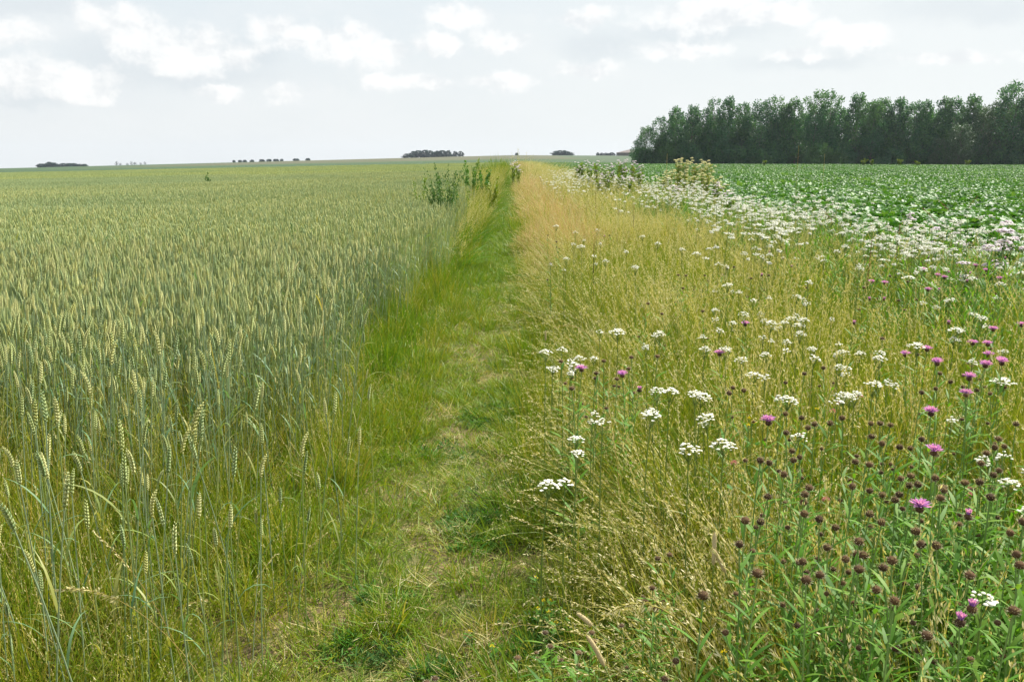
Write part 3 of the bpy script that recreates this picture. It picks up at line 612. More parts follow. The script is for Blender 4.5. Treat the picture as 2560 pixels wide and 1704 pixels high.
# ------------------------------------------------------------------ beet crop
def beet_geo(nleaf=12, seg=4, scale=1.0):
    g = Geo(); 
    for k_ in range(nleaf):
        a = k_ * 2.4 + U(-.3, .3, 1)[0]; inner = k_ / nleaf
        L = U(.30, .44, 1)[0] * (1 - .25 * inner) * scale; th0 = U(.15, .5, 1)[0] * (1.3 - inner * .9); bend = U(1.0, 1.6, 1)[0] * (1.15 - .3 * inner)
        tmp = Geo(); C = blades(tmp, [[.02 * math.cos(a), .02 * math.sin(a), 0]], L, .01, a, th0, bend, 10, psi=0)[0]
        wd = U(.11, .16, 1)[0] * scale
        # blade from 38% of the length on, with an undulating 2-column sheet either side of the rib
        prof = [(.40, .25), (.52, .85), (.68, 1.0), (.84, .8), (.96, .35)] if seg >= 4 else [(.42, .5), (.66, 1.0), (.93, .4)]
        rows = []; P2 = np.array([-math.sin(a), math.cos(a), 0])
        for (t, ww) in prof:
            c0 = along(C[None], np.array([[t]]))[0, 0]; d = along(C[None], np.array([[min(1, t + .05)]]))[0, 0] - c0; d /= np.linalg.norm(d) + 1e-9
            nrm = np.cross(d, P2); nrm *= -1 if nrm[2] < 0 else 1
            cup = U(.0, .03, 1)[0]
            rows.append([c0 + P2 * s_ * wd * ww / 2 + nrm * (cup * abs(s_) + (U(-.012, .012, 1)[0] if abs(s_) == 1 else 0)) for s_ in (-1, -.5, 0, .5, 1)])
        V = np.array(rows).reshape(-1, 3); nr = len(prof)
        F = [[r_ * 5 + c_, r_ * 5 + c_ + 1, (r_ + 1) * 5 + c_ + 1, (r_ + 1) * 5 + c_] for r_ in range(nr - 1) for c_ in range(4)]
        g.add(V, F, rng.random(), .5, 0)
        if seg >= 4: blades(g, [C[0]], L * .45, .012, a, th0, bend * .25, 3, psi=0, mat=1, wprof=[1, 1, .8, .7])
    return g
beet_near = [beet_geo(12, 4).mesh('beet_plant', ['beet', 'beetrib'], True) for _ in range(6)]
def beet_rows(y0, y1, margin):
    P_ = []
    for xr in np.arange(BEET_X + .2, y1 * TANH * 1.07 + margin, .45):
        ys = np.arange(max(y0, (xr - margin) / (TANH * 1.07)), y1, .19)
        P_ += [(xr + random.uniform(-.03, .03), yv + random.uniform(-.04, .04)) for yv in ys]
    return np.array(P_)
T_ = beet_rows(3.5, 45, 1.2)
T_ = T_[np.argsort(np.hypot(T_[:, 0], T_[:, 1]))]
vis = [i_ for i_, (a_, b_) in enumerate(T_) if to_px(a_, b_, .4)[0] < 2600 and to_px(a_, b_, .45)[1] > 400][:110]
visset = set(vis); rest = np.array([t_ for i_, t_ in enumerate(T_) if i_ not in visset]); n_ = len(rest)
scatter('beet_crop', beet_near, np.column_stack([rest, ground(rest[:, 0], rest[:, 1])]), euler(U(0, 6.28, n_), rng.normal(0, .1, n_), rng.normal(0, .1, n_)), U(.85, 1.2, n_), rng.integers(0, 6, n_), 'dark green glossy beet crop between meadow and grove', 'beet crop')
BEETS = [T_[i_] for i_ in vis]
def beet_far(size):
    g = Geo(); sml = [beet_geo(9, 2, 1.15) for _ in range(5)]
    for xr in np.arange(-size / 2, size / 2, .45):
        for yv in np.arange(-size / 2, size / 2, .22):
            s_ = U(.8, 1.2, 1)[0]
            g.merge(sml[rng.integers(5)], Matrix.Translation((xr + random.uniform(-.04, .04), yv, 0)) @ Matrix.Rotation(random.uniform(0, 6.28), 4, 'Z') @ Matrix.Diagonal((s_, s_, s_, 1)))
    return g.mesh('beet_patch', ['beet', 'beetrib'], True)
bf = [beet_far(5.4) for _ in range(2)]
P_ = []
for yv in np.arange(45 + 2.7, 236, 5.4):
    for xv in np.arange(BEET_X + 2.8, yv * TANH * 1.06 + 8, 5.4): P_.append((xv, yv))
P_ = np.array(P_); n_ = len(P_)
scatter('beet_crop', bf, np.column_stack([P_, ground(P_[:, 0], P_[:, 1])]), euler(rng.integers(0, 2, n_) * np.pi, 0.), np.column_stack([np.ones(n_), np.ones(n_), U(.92, 1.1, n_)]), rng.integers(0, 2, n_), 'far part of the green beet crop reaching to the grove', 'beet crop')

# ------------------------------------------------------------------ labels by place
ORD = ['first', 'second', 'third', 'fourth', 'fifth', 'sixth', 'seventh', 'eighth', 'ninth', 'tenth', 'eleventh', 'twelfth', 'thirteenth', 'fourteenth', 'fifteenth', 'sixteenth', 'seventeenth', 'eighteenth', 'nineteenth', 'twentieth']
def auto_label(items, zones, phrase, cap=14):
    """items: [(object, px, py)]; zones: fn(px,py)->place phrase; label = phrase + ordinal from left in that zone"""
    by = {}
    for it in items: by.setdefault(zones(it[1], it[2]), []).append(it)
    for z_, L_ in by.items():
        L_.sort(key=lambda t: t[1])
        for i_, it in enumerate(L_):
            ph = phrase(it[0]) if callable(phrase) else phrase
            if len(L_) == 1: it[0]['label'] = '%s %s' % (ph, z_)
            elif i_ < len(ORD): it[0]['label'] = '%s, %s from left %s' % (ph, ORD[i_], z_)
            else: it[0]['label'] = '%s, %s from right %s' % (ph, ORD[len(L_) - 1 - i_], z_)
def meadow_zone(px, py):
    rows = [(440, 'under the horizon'), (490, 'in farthest meadow'), (540, 'in far meadow'), (580, 'in upper mid meadow'), (620, 'in mid meadow'), (670, 'just above mid frame'), (730, 'below the white drift'),
            (790, 'around the broad white pair'), (850, 'below the broad white pair'), (920, 'above the brown buds'), (1010, 'among upper brown buds'), (1110, 'among middle buds'), (1230, 'amid dense knapweed'), (1390, 'in lower meadow'), (1900, 'near bottom edge')]
    r_ = next(t for v, t in rows if py < v)
    c_ = 'beside path' if px < 1450 else ('left of centre' if px < 1700 else ('at centre' if px < 1960 else ('right of centre' if px < 2250 else 'by right edge')))
    return r_ + ' ' + c_

# ------------------------------------------------------------------ yarrow
def yarrow_parts(seed):
    st, hd, lf = Geo(), Geo(), Geo(); H = 1.0
    bend = U(.0, .12, 1)[0]; C = blades(Geo(), [[0, 0, 0]], .93, .001, U(0, 6.28, 1)[0], bend, -bend * 1.2, 8)[0]
    C[:, :2] -= C[-1, :2] * np.linspace(0, 1, 9)[:, None]          # head stays over the base
    tube(st, C, np.linspace(.0028, .002, 9), 5)
    top = C[-1]; RR = [.030, .036, .025, .041][seed % 4]; ncl = int(RR * RR * 24000)
    a = U(0, 6.28, ncl); r_ = RR * np.sqrt(np.linspace(.01, 1, ncl)); 
    lobe = 1 + .18 * np.sin(a * 3 + seed)
    p = np.stack([top[0] + r_ * lobe * np.cos(a * 1.0), top[1] + r_ * lobe * np.sin(a), .990 - (r_ / RR) ** 2 * .020 + U(-.008, .008, ncl) + r_ * np.cos(a - seed) * .05], 1)
    stamp(hd, DOME_V, DOME_F, p, np.column_stack([U(.004, .0075, ncl)] * 2 + [U(.0035, .007, ncl)]))
    for q in p[::3]:                                               # little rays under the head
        j = top - [0, 0, .03 * rng.random()]; tube(st, [j, j * .35 + q * .65 - [0, 0, .008], q - [0, 0, .002]], [.0013, .001, .0008], 3)
    for k_ in range(9):                                            # feathery leaves
        t = .1 + .75 * k_ / 9; q = along(C[None], np.array([[t]]))[0]; L = .10 * (1.1 - t); a2 = U(0, 6.28, 1)[0]
        D_ = blades(lf, q, L, .002, a2, .6, .7, 4)
        m_ = 12; tt = np.linspace(.15, .95, m_)[None]; qq = along(D_, tt)[0]
        for s_ in (-1, 1): blades(lf, qq, L * .16, .002, a2 + s_ * 1.1, 1.2, .1, 1)
    return {'stem': st.mesh('yarrow_stem', 'ystem'), 'flower_head': hd.mesh('yarrow_head', 'yarrow', False), 'foliage': lf.mesh('yarrow_leaves', 'yleaf')}
YP = [yarrow_parts(s_) for s_ in range(8)]
c7 = lambda L: [(1280 + x_ / 1.8406, 500 + y_ / 1.84) for x_, y_ in L]
c6 = lambda L: [(1700 + x_ / 1.95, 900 + y_ / 1.95) for x_, y_ in L]
c5 = lambda L: [(800 + x_ / 1.95, 900 + y_ / 1.95) for x_, y_ in L]
Ypos = c7([(208,112),(290,140),(385,130),(335,178),(340,203),(405,190),(300,195),(245,260),(425,265),(370,250),(180,290),(235,310),(400,285),(570,295),(540,225),(775,215),(845,232),(665,190),(610,160),(990,380),(915,408),(1060,412),(1015,412),(1110,450),(1215,438),(1310,430),(1330,445),(1390,460),(945,497),(940,530),(1080,510),(1160,512),(995,550),(1140,542),(1200,542),(1310,515),(1320,532),(1370,540),(1460,532),(1265,553),(1325,560),(970,580),(1225,575),(1320,597),(485,583),(410,592),(665,600),(655,612),(645,665),(925,623),(1150,615),(1190,630),(1260,628),(860,670),(1010,670),(1235,672),(1190,697),(1360,703),(1405,672),(1050,715),(1515,650),(1540,685),(1590,693),(1655,682),(1520,700),(1710,717),(1530,752),(1550,782),(205,668),(160,685),(300,712),(275,733),(365,718),(172,762),(260,778),(720,862),(860,877),(1155,790),(1635,822),(1740,827),(1545,885),(1500,895),(1590,872),(1260,885),(1910,463),(1970,485),(2030,448),(2120,515),(2145,522),(2185,570),(2035,580),(2085,588),(2025,623),(1855,655),(2100,722),(2240,808),(2270,685),(2235,440),
 (1115,210),(1080,235),(1145,247),(1165,240),(1235,85),(1085,122),(1180,108),(1200,118),(1160,130),(1150,158),(1170,160),(1120,172),(960,285),(975,295),(850,128),(800,88),(1380,365),(1610,290),(1580,300),(1450,270),(1500,225),(1560,200)])
Ypos += c6([(90,150),(165,250),(800,20),(1025,95),(820,155),(1335,280),(600,350),(235,392),(1510,460),(1640,455),(1650,520),(1630,575),(1660,675),(1445,1125),(517,160),(1560,78),(125,300),(70,418),(405,58)])
Ypos += c5([(1120,28),(1215,45),(1230,5),(1340,230),(1620,235),(1660,232),(1320,280),(1385,292),(1265,375),(1245,437),(1105,580),(1195,570),(1700,135)])
items = []
def add_yarrow(x, y, h, s=1.0):
    P_ = YP[rng.integers(8)]; z0 = float(ground(x, y))
    e = thing('yarrow', P_, (x, y, z0), U(0, 6.28, 1)[0], (s, s, h), None, 'yarrow', 'white yarrow growing through the meadow', tilt=tuple(rng.normal(0, .025, 2)))
    hd = e.children[1] if len(e.children) > 1 else None
    p_ = to_px(x, y, z0 + h); items.append((e, p_[0], p_[1])); return e
def flat_head(e, s, h):                    # keep the heads' own height when the stem is stretched
    pass
for (px, py) in Ypos:
    if py < 700: zt = .78 + .14 * rng.random()
    else: zt = .66 + .14 * rng.random()
    if px < 1500 and py > 640: zt -= .1
    x, y = at_z(px, py, zt + .0); add_yarrow(x, y, zt - float(ground(x, y)), U(.62, 1.0, 1)[0])
# dense drift beside the beet field: nearest ones as things
xs, ys = [], []
while len(xs) < 155:
    y_ = 5.5 + 14 * rng.random() ** 1.3; x_ = U(2.5, 4.7, 1)[0]
    if rng.random() < smooth(2.6, 4.0, x_) * (.35 + .65 * (vnoise(x_, y_, .9, 21) > .45)): xs.append(x_); ys.append(y_)
for x_, y_ in zip(xs, ys): add_yarrow(x_, y_, .68 + .2 * rng.random(), U(.8, 1.3, 1)[0])
def ylab(o): s_ = o.scale[0]; return ('wide white yarrow head' if s_ > .95 else ('small white yarrow head' if s_ < .75 else 'white yarrow'))
for cls in ('w', 's', 'm'):
    sub = [t for t in items if {'wide': 'w', 'smal': 's', 'whit': 'm'}[ylab(t[0])[:4]] == cls]; auto_label(sub, meadow_zone, ylab)
# the rest of the far yarrow as one mass
yj = []
for s_ in range(4):
    g = Geo(); n_ = 14; c_ = np.stack([U(-.3, .3, n_), U(-.3, .3, n_), U(.66, 1.0, n_)], 1)
    for q in c_:
        k_ = 12; a = U(0, 6.28, k_); r_ = U(.018, .036, 1)[0] * np.sqrt(rng.random(k_)); stamp(g, DOME_V, DOME_F, q + np.stack([r_ * np.cos(a), r_ * np.sin(a), U(-.012, .010, k_)], 1), np.column_stack([U(.007, .011, k_)] * 2 + [U(.010, .016, k_)]), mat=0)
        blades(g, [[q[0], q[1], 0]], q[2], .004, 0, 0, 0, 2, mat=1, wprof=[1, 1, 1])
    yj.append(g.mesh('yarrow_group', ['yarrow', 'ystem']))
x, y = wedge(3.4, 7, 48, lambda y: .9 + 0 * y, BEET_X, .5)
pr = np.clip(smooth(1.3, 3.8, x) * .95 + .06 + .10 * (y > 18), 0, 1) * (vnoise(x, y, .7, 33) > .38)
k = rng.random(len(x)) < pr; x, y = x[k], y[k]; n_ = len(x)
scatter('far_yarrow', yj, np.stack([x, y, ground(x, y)], 1), euler(U(0, 6.28, n_), rng.normal(0, .05, n_)), np.stack([U(.9, 1.2, n_), U(.9, 1.2, n_), U(.85, 1.1, n_)], 1), rng.integers(0, 4, n_), 'mass of small white yarrow heads in the far meadow', 'yarrow')

# ------------------------------------------------------------------ knapweed
def lance(g, q, L, w_, a, th0, th1, mat=0):
    blades(g, q, L, w_, a, th0, th1, 5, psi=U(-.35, .35, len(np.atleast_2d(q))), mat=mat, wprof=[.35, .75, 1, .85, .5, .05])
def knap_head(kind, c):
    bud, fr, pet = Geo(), Geo(), Geo(); c = np.array(c)
    sphere(bud, c, .0092, 10, 8, sq=1.12, noise=.04)
    n_ = 70; u = U(-1, 1, n_); a = U(0, 6.28, n_); s_ = np.sqrt(1 - u * u); d = np.stack([s_ * np.cos(a), s_ * np.sin(a), u], 1)
    blades(fr, c + d * [.0088, .0088, .0098], .0058, .0012, a, np.arccos(np.clip(u, -1, 1)) * .8, -.3, 1, wprof=[1, .2])
    if kind != 'bud':
        big = kind == 'open'; n_ = 110 if big else 44
        a = U(0, 6.28, n_); th = U(.1, 1.25, n_) if big else U(.0, .45, n_)
        r_ = .004 * rng.random(n_); blades(pet, c + np.stack([r_ * np.cos(a), r_ * np.sin(a), np.full(n_, .0075)], 1), U(.019, .028, n_) if big else U(.014, .020, n_), .0030, a, th * .8, th * .4, 3, wprof=[.5, .7, 1, .5])
    return bud, fr, pet
def knap_parts(seed, kind):
    st, lf = Geo(), Geo(); az0 = U(0, 6.28, 1)[0]; b = U(.05, .22, 1)[0]
    C = blades(Geo(), [[0, 0, 0]], .985, .001, az0, b, -b * 1.3, 8)[0]; C[:, :2] -= C[-1, :2] * np.linspace(0, 1, 9)[:, None]
    tube(st, C, np.linspace(.0022, .0015, 9), 5)
    for k_ in range(24):
        t = .08 + .88 * k_ / 24 + U(-.02, .02, 1)[0]; q = along(C[None], np.array([[t]]))[0]
        lance(lf, q, U(.08, .15, 1) * (1.15 - .65 * t), U(.008, .014, 1) * (1.1 - .4 * t), U(0, 6.28, 1), U(.5, 1.0, 1), U(.2, .9, 1))
    parts = []
    top = C[-1]
    bud, fr, pet = knap_head(kind, top + [0, 0, .006])
    # side branches with smaller buds
    for k_ in range([0, 1, 2, 1][seed % 4]):
        t = U(.62, .84, 1)[0]; q = along(C[None], np.array([[t]]))[0][0]; a = U(0, 6.28, 1)[0]; L = U(.08, .18, 1)[0] * min(1, (1 - t) * 4)
        D_ = blades(Geo(), [q], L, .001, a, .55, -.4, 4)[0]; tube(st, D_, [.0015, .0013, .0012, .0012, .0012], 4)
        b2, f2, _ = knap_head('bud', (0, 0, 0)); s_ = U(.6, .85, 1)[0]
        T = Matrix.Translation(Vector(D_[-1])) @ Matrix.Scale(s_, 4); parts += [('bud', Geo().merge(b2, T).mesh('knapweed_side_bud', 'kbud', True)), ('bract_fringe', Geo().merge(f2, T).mesh('knapweed_side_fringe', 'kfringe'))]
        for t2 in (.3, .7): lance(lf, along(D_[None], np.array([[t2]]))[0], U(.04, .07, 1), .010, U(0, 6.28, 1), U(.5, .9, 1), U(.1, .6, 1))
    # fresh leaves crowding under the top
    out = [('stem', st.mesh('knapweed_stem', 'kstem')), ('foliage', lf.mesh('knapweed_leaves', 'kleaf')), ('bud', bud.mesh('knapweed_bud', 'kbud', True)), ('bract_fringe', fr.mesh('knapweed_fringe', 'kfringe'))] + parts
    if kind != 'bud': out.append(('petals', pet.mesh('knapweed_petals', 'purple')))
    return out
KP = {k_: [knap_parts(s_, k_) for s_ in range(m_)] for k_, m_ in (('bud', 8), ('open', 4), ('half', 2))}
kitems = {'bud': [], 'open': [], 'half': []}
def add_knap(px, py, kind, zt, s=1.0):
    x, y = at_z(px, py, zt); z0 = float(ground(x, y)); h = zt - z0
    P_ = KP[kind][rng.integers(len(KP[kind]))]
    e = thing('knapweed', P_, (x, y, z0), U(0, 6.28, 1)[0], (s, s, h), None, 'knapweed', {'bud': 'knapweed plants in brown bud', 'open': 'knapweed plants in purple flower', 'half': 'knapweed plants in purple flower'}[kind])
    kitems[kind].append((e, px, py))
B6 = [(607,58),(700,25),(515,97),(258,125),(240,150),(312,137),(515,243),(595,265),(625,312),(658,300),(518,340),(733,287),(792,268),(932,297),(977,297),(1028,303),(935,355),(987,387),(1072,407),(1125,412),(547,425),(393,473),(437,480),(555,473),(585,460),(857,475),(925,490),(508,533),(1180,147),(1248,127),(1320,95),(1448,138),(1513,150),(1555,372),(1583,408),(1538,405),(1495,440),(1470,490),(1640,300),(1180,370),(1247,558),(1078,558),(1128,550),(1162,583),(1120,593),(842,597),(925,620),(988,640),(1070,640),(1050,665),(630,605),(610,635),(430,645),(603,672),(1283,608),(1288,622),(1270,655),(1390,583),(1462,578),(1557,525),(1530,545),(1515,650),(608,732),(680,758),(395,765),(320,755),(928,728),(985,765),(760,800),(720,890),(1152,808),(1175,870),(1253,877),(875,862),(868,922),(898,925),(810,945),(873,1000),(600,965),(617,1047),(683,1030),(993,985),(1035,955),(960,1090),(1048,1152),(1415,1030),(1612,825),(1643,920),(1675,770),(1632,1190),(1208,1322),(115,1115),(380,1008),(290,880),(1660,970)]
for px, py in c6(B6): add_knap(px, py, 'bud', (.78 if py > 990 else .74) + U(-.04, .05, 1)[0], U(.9, 1.15, 1)[0])
for px, py in c5([(1647,955),(1705,937),(1620,1095),(1585,1160),(1637,1198),(1470,1283),(1097,1320),(1325,1320),(1340,1360),(1123,1383),(963,1440),(1260,1418),(560,1543),(520,1558),(1680,1535)]):
    add_knap(px, py, 'bud', (.52 if px > 1560 else .38) + U(-.03, .03, 1)[0], .85)
for px, py in c6([(432,295),(1225,250),(1238,440),(1170,710),(1410,80),(1255,8),(1490,18),(1570,8)]): add_knap(px, py, 'open', .8, 1.1)
for px, py in c6([(1407,745),(1368,1255),(1395,158),(1425,1190)]): add_knap(px, py, 'half', .78, 1.0)
for px, py in c7([(320,773),(508,800),(955,703),(1073,568),(1895,318),(1990,355),(1960,345),(2135,300),(1655,375),(1715,380),(1915,410),(2180,322),(2245,360),(2215,592),(2345,572),(2120,655),(2190,660),(1910,683),(1810,707),(1955,742),(2180,755),(2250,735),(2195,708),(2090,885)]): add_knap(px, py, 'open', .72, 1.15)
for px, py in c7([(587,865),(1150,342),(1287,303),(1185,238),(425,165),(2010,330),(2110,335),(1915,262),(1965,410),(2095,370),(2270,265),(1645,452),(1713,452),(2010,560),(1575,560),(2105,810)]): add_knap(px, py, 'half', .70, 1.1)
for px, py in c7([(625,470),(787,398),(968,338),(765,340),(800,340),(887,340),(905,365),(992,310),(1022,302),(1100,355),(1182,342),(1165,215),(1240,212),(1250,265),(1355,398),(450,160),(165,160),(205,187),(178,288),(225,730),(275,855),(422,733),(550,715),(388,785),(385,812),(537,768),(483,815),(670,710),(1705,630),(1865,703),(1970,785),(878,505),(690,515),(1620,398),(1840,240),(1865,215),(1885,205),(2205,270),(1740,345),(1780,455),(2140,350),(2060,320),(1820,370)]): add_knap(px, py, 'bud', .70 + U(-.05, .05, 1)[0], 1.25)
auto_label(kitems['bud'], meadow_zone, 'brown budded knapweed'); auto_label(kitems['open'], meadow_zone, 'wide purple knapweed'); auto_label(kitems['half'], meadow_zone, 'half open purple knapweed')
# leafy undergrowth of the knapweed stand
kl = []
for s_ in range(5):
    g = Geo(); 
    for k_ in range(5):
        x0, y0 = U(-.1, .1, 2); H_ = U(.45, .72, 1)[0]; C = blades(g, [[x0, y0, 0]], H_, .004, U(0, 6.28, 1)[0], .1, .15, 4, wprof=[1] * 5, mat=1)
        for t in np.linspace(.1, .98, 17): lance(g, along(C, np.array([[t]]))[0], U(.06, .13, 1), U(.008, .014, 1), U(0, 6.28, 1), U(.4, 1.0, 1), U(.2, .9, 1))
    kl.append(g.mesh('leafy_clump', ['kleaf', 'kstem']))
x, y = wedge(75, 1.0, 3.6, lambda y: .74 + .12 * (y - 1.2) + .12 * np.sin(3 * y), 3.2, .6); k = rng.random(len(x)) < smooth(3.6, 1.9, y + .12 * x) * .95; x, y = x[k], y[k]; n_ = len(x)
scatter('knapweed_undergrowth', kl, np.stack([x, y, ground(x, y)], 1), euler(U(0, 6.28, n_), rng.normal(-.05, .1, n_), rng.normal(0, .1, n_)), np.stack([U(.9, 1.2, n_), U(.9, 1.2, n_), U(.62, .98, n_)], 1), rng.integers(0, 5, n_), 'dense narrow green leaves filling the lower right corner', 'undergrowth')
x, y = wedge(11, 4.5, 24, 2.4, 4.7, .3); k = rng.random(len(x)) < smooth(2.2, 3.6, x); x, y = x[k], y[k]; n_ = len(x)
scatter('knapweed_undergrowth', kl, np.stack([x, y, ground(x, y)], 1), euler(U(0, 6.28, n_), rng.normal(-.05, .1, n_), rng.normal(0, .1, n_)), U(.9, 1.2, n_), rng.integers(0, 5, n_), 'dark green leaves among the white flowers by the beet', 'undergrowth')

# ------------------------------------------------------------------ single wheat stalks that stand out at the near edge
wl = []
for (px, py, zt) in [(560,1185,.74),(450,1190,.74),(475,1250,.7),(445,1310,.7),(505,1140,.76),(545,1290,.62),(300,1130,.78),(130,1290,.66),(250,1100,.8),(620,1140,.7),(655,1000,.78),(690,1080,.72),(720,1240,.5),(740,1100,.7),(760,1010,.74),(790,1180,.55),(340,1060,.82),(395,1020,.82),(60,1060,.84),(120,1010,.84),(180,1075,.8),(585,1060,.76),(640,1220,.58),(820,1080,.66),(870,1010,.7),(840,940,.74),(150,1190,.74),(210,1240,.7),(40,1200,.74),(700,1160,.6),(360,1140,.76),(400,1230,.7),(600,1340,.5),(520,1380,.5),(330,1370,.58),(80,1390,.6),(270,1010,.84),(480,1010,.82),(540,980,.82),(930,960,.66)]:
    x, y = at_z(px, py, zt); i_ = rng.integers(12); z0 = float(ground(x, y)); hh = (zt - z0) / .83
    e = thing('wheat_stalk', wheat_part_meshes[i_], (x, y, z0), U(0, 6.28, 1)[0], (hh, hh, hh), None, 'wheat', 'single wheat stalks at the thin near edge of the crop', tilt=(U(-.06, .06, 1)[0], U(-.04, .08, 1)[0]))
    wl.append((e, px, py))
def wzone(px, py):
    r_ = 'top' if py < 1050 else ('upper' if py < 1120 else ('middle' if py < 1210 else ('lower' if py < 1320 else 'bottom')))
    return {'top': 'in the row where the dense crop thins out', 'upper': 'just below the dense crop', 'middle': 'among the bluish leaning leaves', 'lower': 'amid yellow weedy grass', 'bottom': 'standing low in grass near the bottom left'}[r_]
auto_label(wl, wzone, 'single green wheat ear')
# broad bluish leaning wheat leaves
for j, (px, py, zt, azd, L, lab) in enumerate([(470,1240,.5,-35,.34,'long bluish wheat leaf leaning down to the right'), (320,1300,.45,200,.28,'bluish wheat leaf bent left at the thin wheat corner'), (280,1500,.3,95,.18,'upright cut bluish wheat leaf in the lower left grass'), (560,1330,.35,40,.2,'short grey green leaf tilted right of the wheat cluster'), (420,1380,.3,230,.26,'bluish leaf bent at the foot of the wheat cluster')]):
    g = Geo(); x, y = at_z(px, py, zt); z0 = float(ground(x, y))
    tube(g, [[0, 0, 0], [0, 0, (zt - z0) * .5], [0.004, 0, zt - z0 - .02]], [.0028, .0024, .002], 5)
    blades(g, [[0.004, 0, zt - z0 - .03]], L, .015, R(azd), .35, 1.1, 8, psi=.15, mat=0)
    o = obj('wheat_plant', g.mesh('wheat_flag_leaf', 'wheat_leaf')); o.location = (x, y, z0); tag(o, lab, 'leaf')

# ------------------------------------------------------------------ timothy, panicles, clover and other singles
def timothy_parts(h, ear_len, az_, bend):
    st, sp_ = Geo(), Geo()
    C = blades(Geo(), [[0, 0, 0]], h, .001, az_, .05, bend, 10)[0]; tube(st, C, .0014, 5)
    d = C[-1] - C[-2]; th = math.acos(np.clip(d[2] / np.linalg.norm(d), -1, 1)); E = blades(Geo(), [C[-1]], ear_len, .001, az_, th, .25, 10)[0]
    tube(sp_, E, np.array([.002, .0048, .0055, .0056, .0057, .0057, .0056, .0055, .0052, .0045, .002]), 8)
    m_ = 320; t = U(0.02, .98, (1, m_)); q = along(E[None], t)[0]; v = rng.normal(0, 1, (m_, 3)); v /= np.linalg.norm(v, axis=1)[:, None]
    blades(sp_, q + v * .005, .0035, .0012, np.arctan2(v[:, 1], v[:, 0]), U(.3, 1.3, m_), 0, 1, wprof=[1, .3])
    return [('stem', st.mesh('timothy_stem', 'ystem')), ('spike', sp_.mesh('timothy_spike', 'timothy'))]
for (px, py, zt, eL, ad, bd, lab) in [(1665,1605,.62,.075,150,.5,'fat pale timothy spike leaning left at the bottom of the meadow'), (1722,1495,.62,.045,160,.9,'short pale timothy spike bent over above the fat one'), (1790,1350,.66,.085,80,.05,'upright green timothy spike at the knapweed edge'), (1945,1370,.66,.07,160,.4,'pale timothy spike leaning left among knapweed leaves'), (1365,830,.6,.06,90,.1,'thin timothy spike standing by the path edge yarrow'), (1547,520,.95,.09,90,.02,'tall thin dark spike left in the far meadow'), (2455,935,.7,.06,100,.1,'timothy spike among purple flowers at the right'), (2515,950,.7,.06,60,.2,'timothy spike at far right beside purple flowers')]:
    x, y = at_z(px, py, zt); z0 = float(ground(x, y)); thing('timothy_grass', timothy_parts(max(.2, zt - z0 - eL), eL, R(ad), bd), (x, y, z0), 0, (1, 1, 1), lab, 'timothy grass', 'timothy grass spikes')
def arch_parts(L, az_, th0, th1, m_, ln, pm, sm='straw', spread=.6, t0=.72):
    st, sp_ = Geo(), Geo(); C = blades(Geo(), [[0, 0, 0]], L, .001, az_, th0, th1, 14)[0]; tube(st, C, np.linspace(.0016, .0008, 15), 4)
    panicle(sp_, C[None], m_, t0, ln, .0035, spread, 0)
    return [('stem', st.mesh('arching_stem', sm)), ('seed_head', sp_.mesh('seed_head', pm))], C[-1]
for (px, py, zt, L, ad, th0, th1, m_, ln, pm, lab) in [
    (140,1475,.42,.75,165,.35,1.5,150,.014,'seed','drooping straw coloured grass panicle arching left over the thin wheat'),
    (1205,1560,.22,.8,172,.55,1.3,34,.012,'seed','long bare grass stem arching far left across the lower path'),
    (1300,1075,.5,.75,175,.4,1.2,30,.012,'seed','arching grass stem over the dark herb patch'),
    (1275,1290,.45,.72,165,.45,.9,34,.012,'seed','straight leaning grass stem reaching over the path middle'),
    (1510,1540,.55,.5,190,.3,1.6,60,.014,'seed','pale drooping rye head hanging below the meadow fan'),
    (1520,1010,.7,.5,120,.1,.4,40,.012,'seed','tall pale rye head leaning left by the path flowers'),
    (1525,905,.68,.5,80,.1,.5,40,.012,'seed','short white rye head curving among dark buds'),
    (520,1500,.25,.45,-30,.3,1.0,36,.014,'seed','pale seed head leaning in the lower left grass'),
    (235,1330,.5,.6,160,.3,.8,36,.012,'seed','thin seed stem leaning left over the bottom left grass'),
    (820,1330,.2,.4,20,.2,.7,30,.01,'seed','thin pale seed head at the left side of the path'),
    (690,1385,.3,.35,50,.3,.9,26,.012,'seed','yellow seed head arching at the wheat foot'),
    (1385,820,.55,.6,185,.5,1.3,24,.012,'seed','arching straw stem over the left meadow margin'),
    (1340,700,.5,.6,180,.5,1.2,24,.012,'seed','straw stem arching left at the middle path edge')]:
    p_, tip = arch_parts(L, R(ad), th0, th1, m_, ln, pm); x, y = at_z(px, py, zt); x -= tip[0]; y -= tip[1]; z0 = float(ground(x, y)); s_ = (zt - z0) / tip[2]
    thing('rye_grass', p_, (x, y, z0), 0, (1, 1, s_), lab, 'grass stem', 'single grass stems with seed heads')
for (px, py, lab) in [(2250,560,'rusty dock stalk among white flowers by the beet'), (2445,490,'reddish brown grass plume leaning right over the beet'), (2345,500,'brown grass plume leaning left in front of the beet'), (2305,520,'thin rusty plume left of the leaning brown plume'), (2180,600,'reddish dock stalk in the white flower drift'), (2050,520,'rusty plume at left end of the white drift')]:
    plume = 'plume' in lab; zt = .95; x, y = at_z(px, py, zt); z0 = float(ground(x, y)); ad = 150 if ('left' in lab and plume) else 20
    p_, tip = arch_parts(1.0, R(ad), .1 if plume else 0., .9 if plume else .03, 170, .016, 'rust', 'darkstalk', 1.0, .74 if plume else .6); x -= tip[0]; y -= tip[1]
    thing('dock' if not plume else 'plume_grass', p_, (x, y, z0), 0, (1, 1, (zt - z0) / tip[2]), lab, 'dock stalk' if not plume else 'grass stem', 'brown stalks by the beet field')
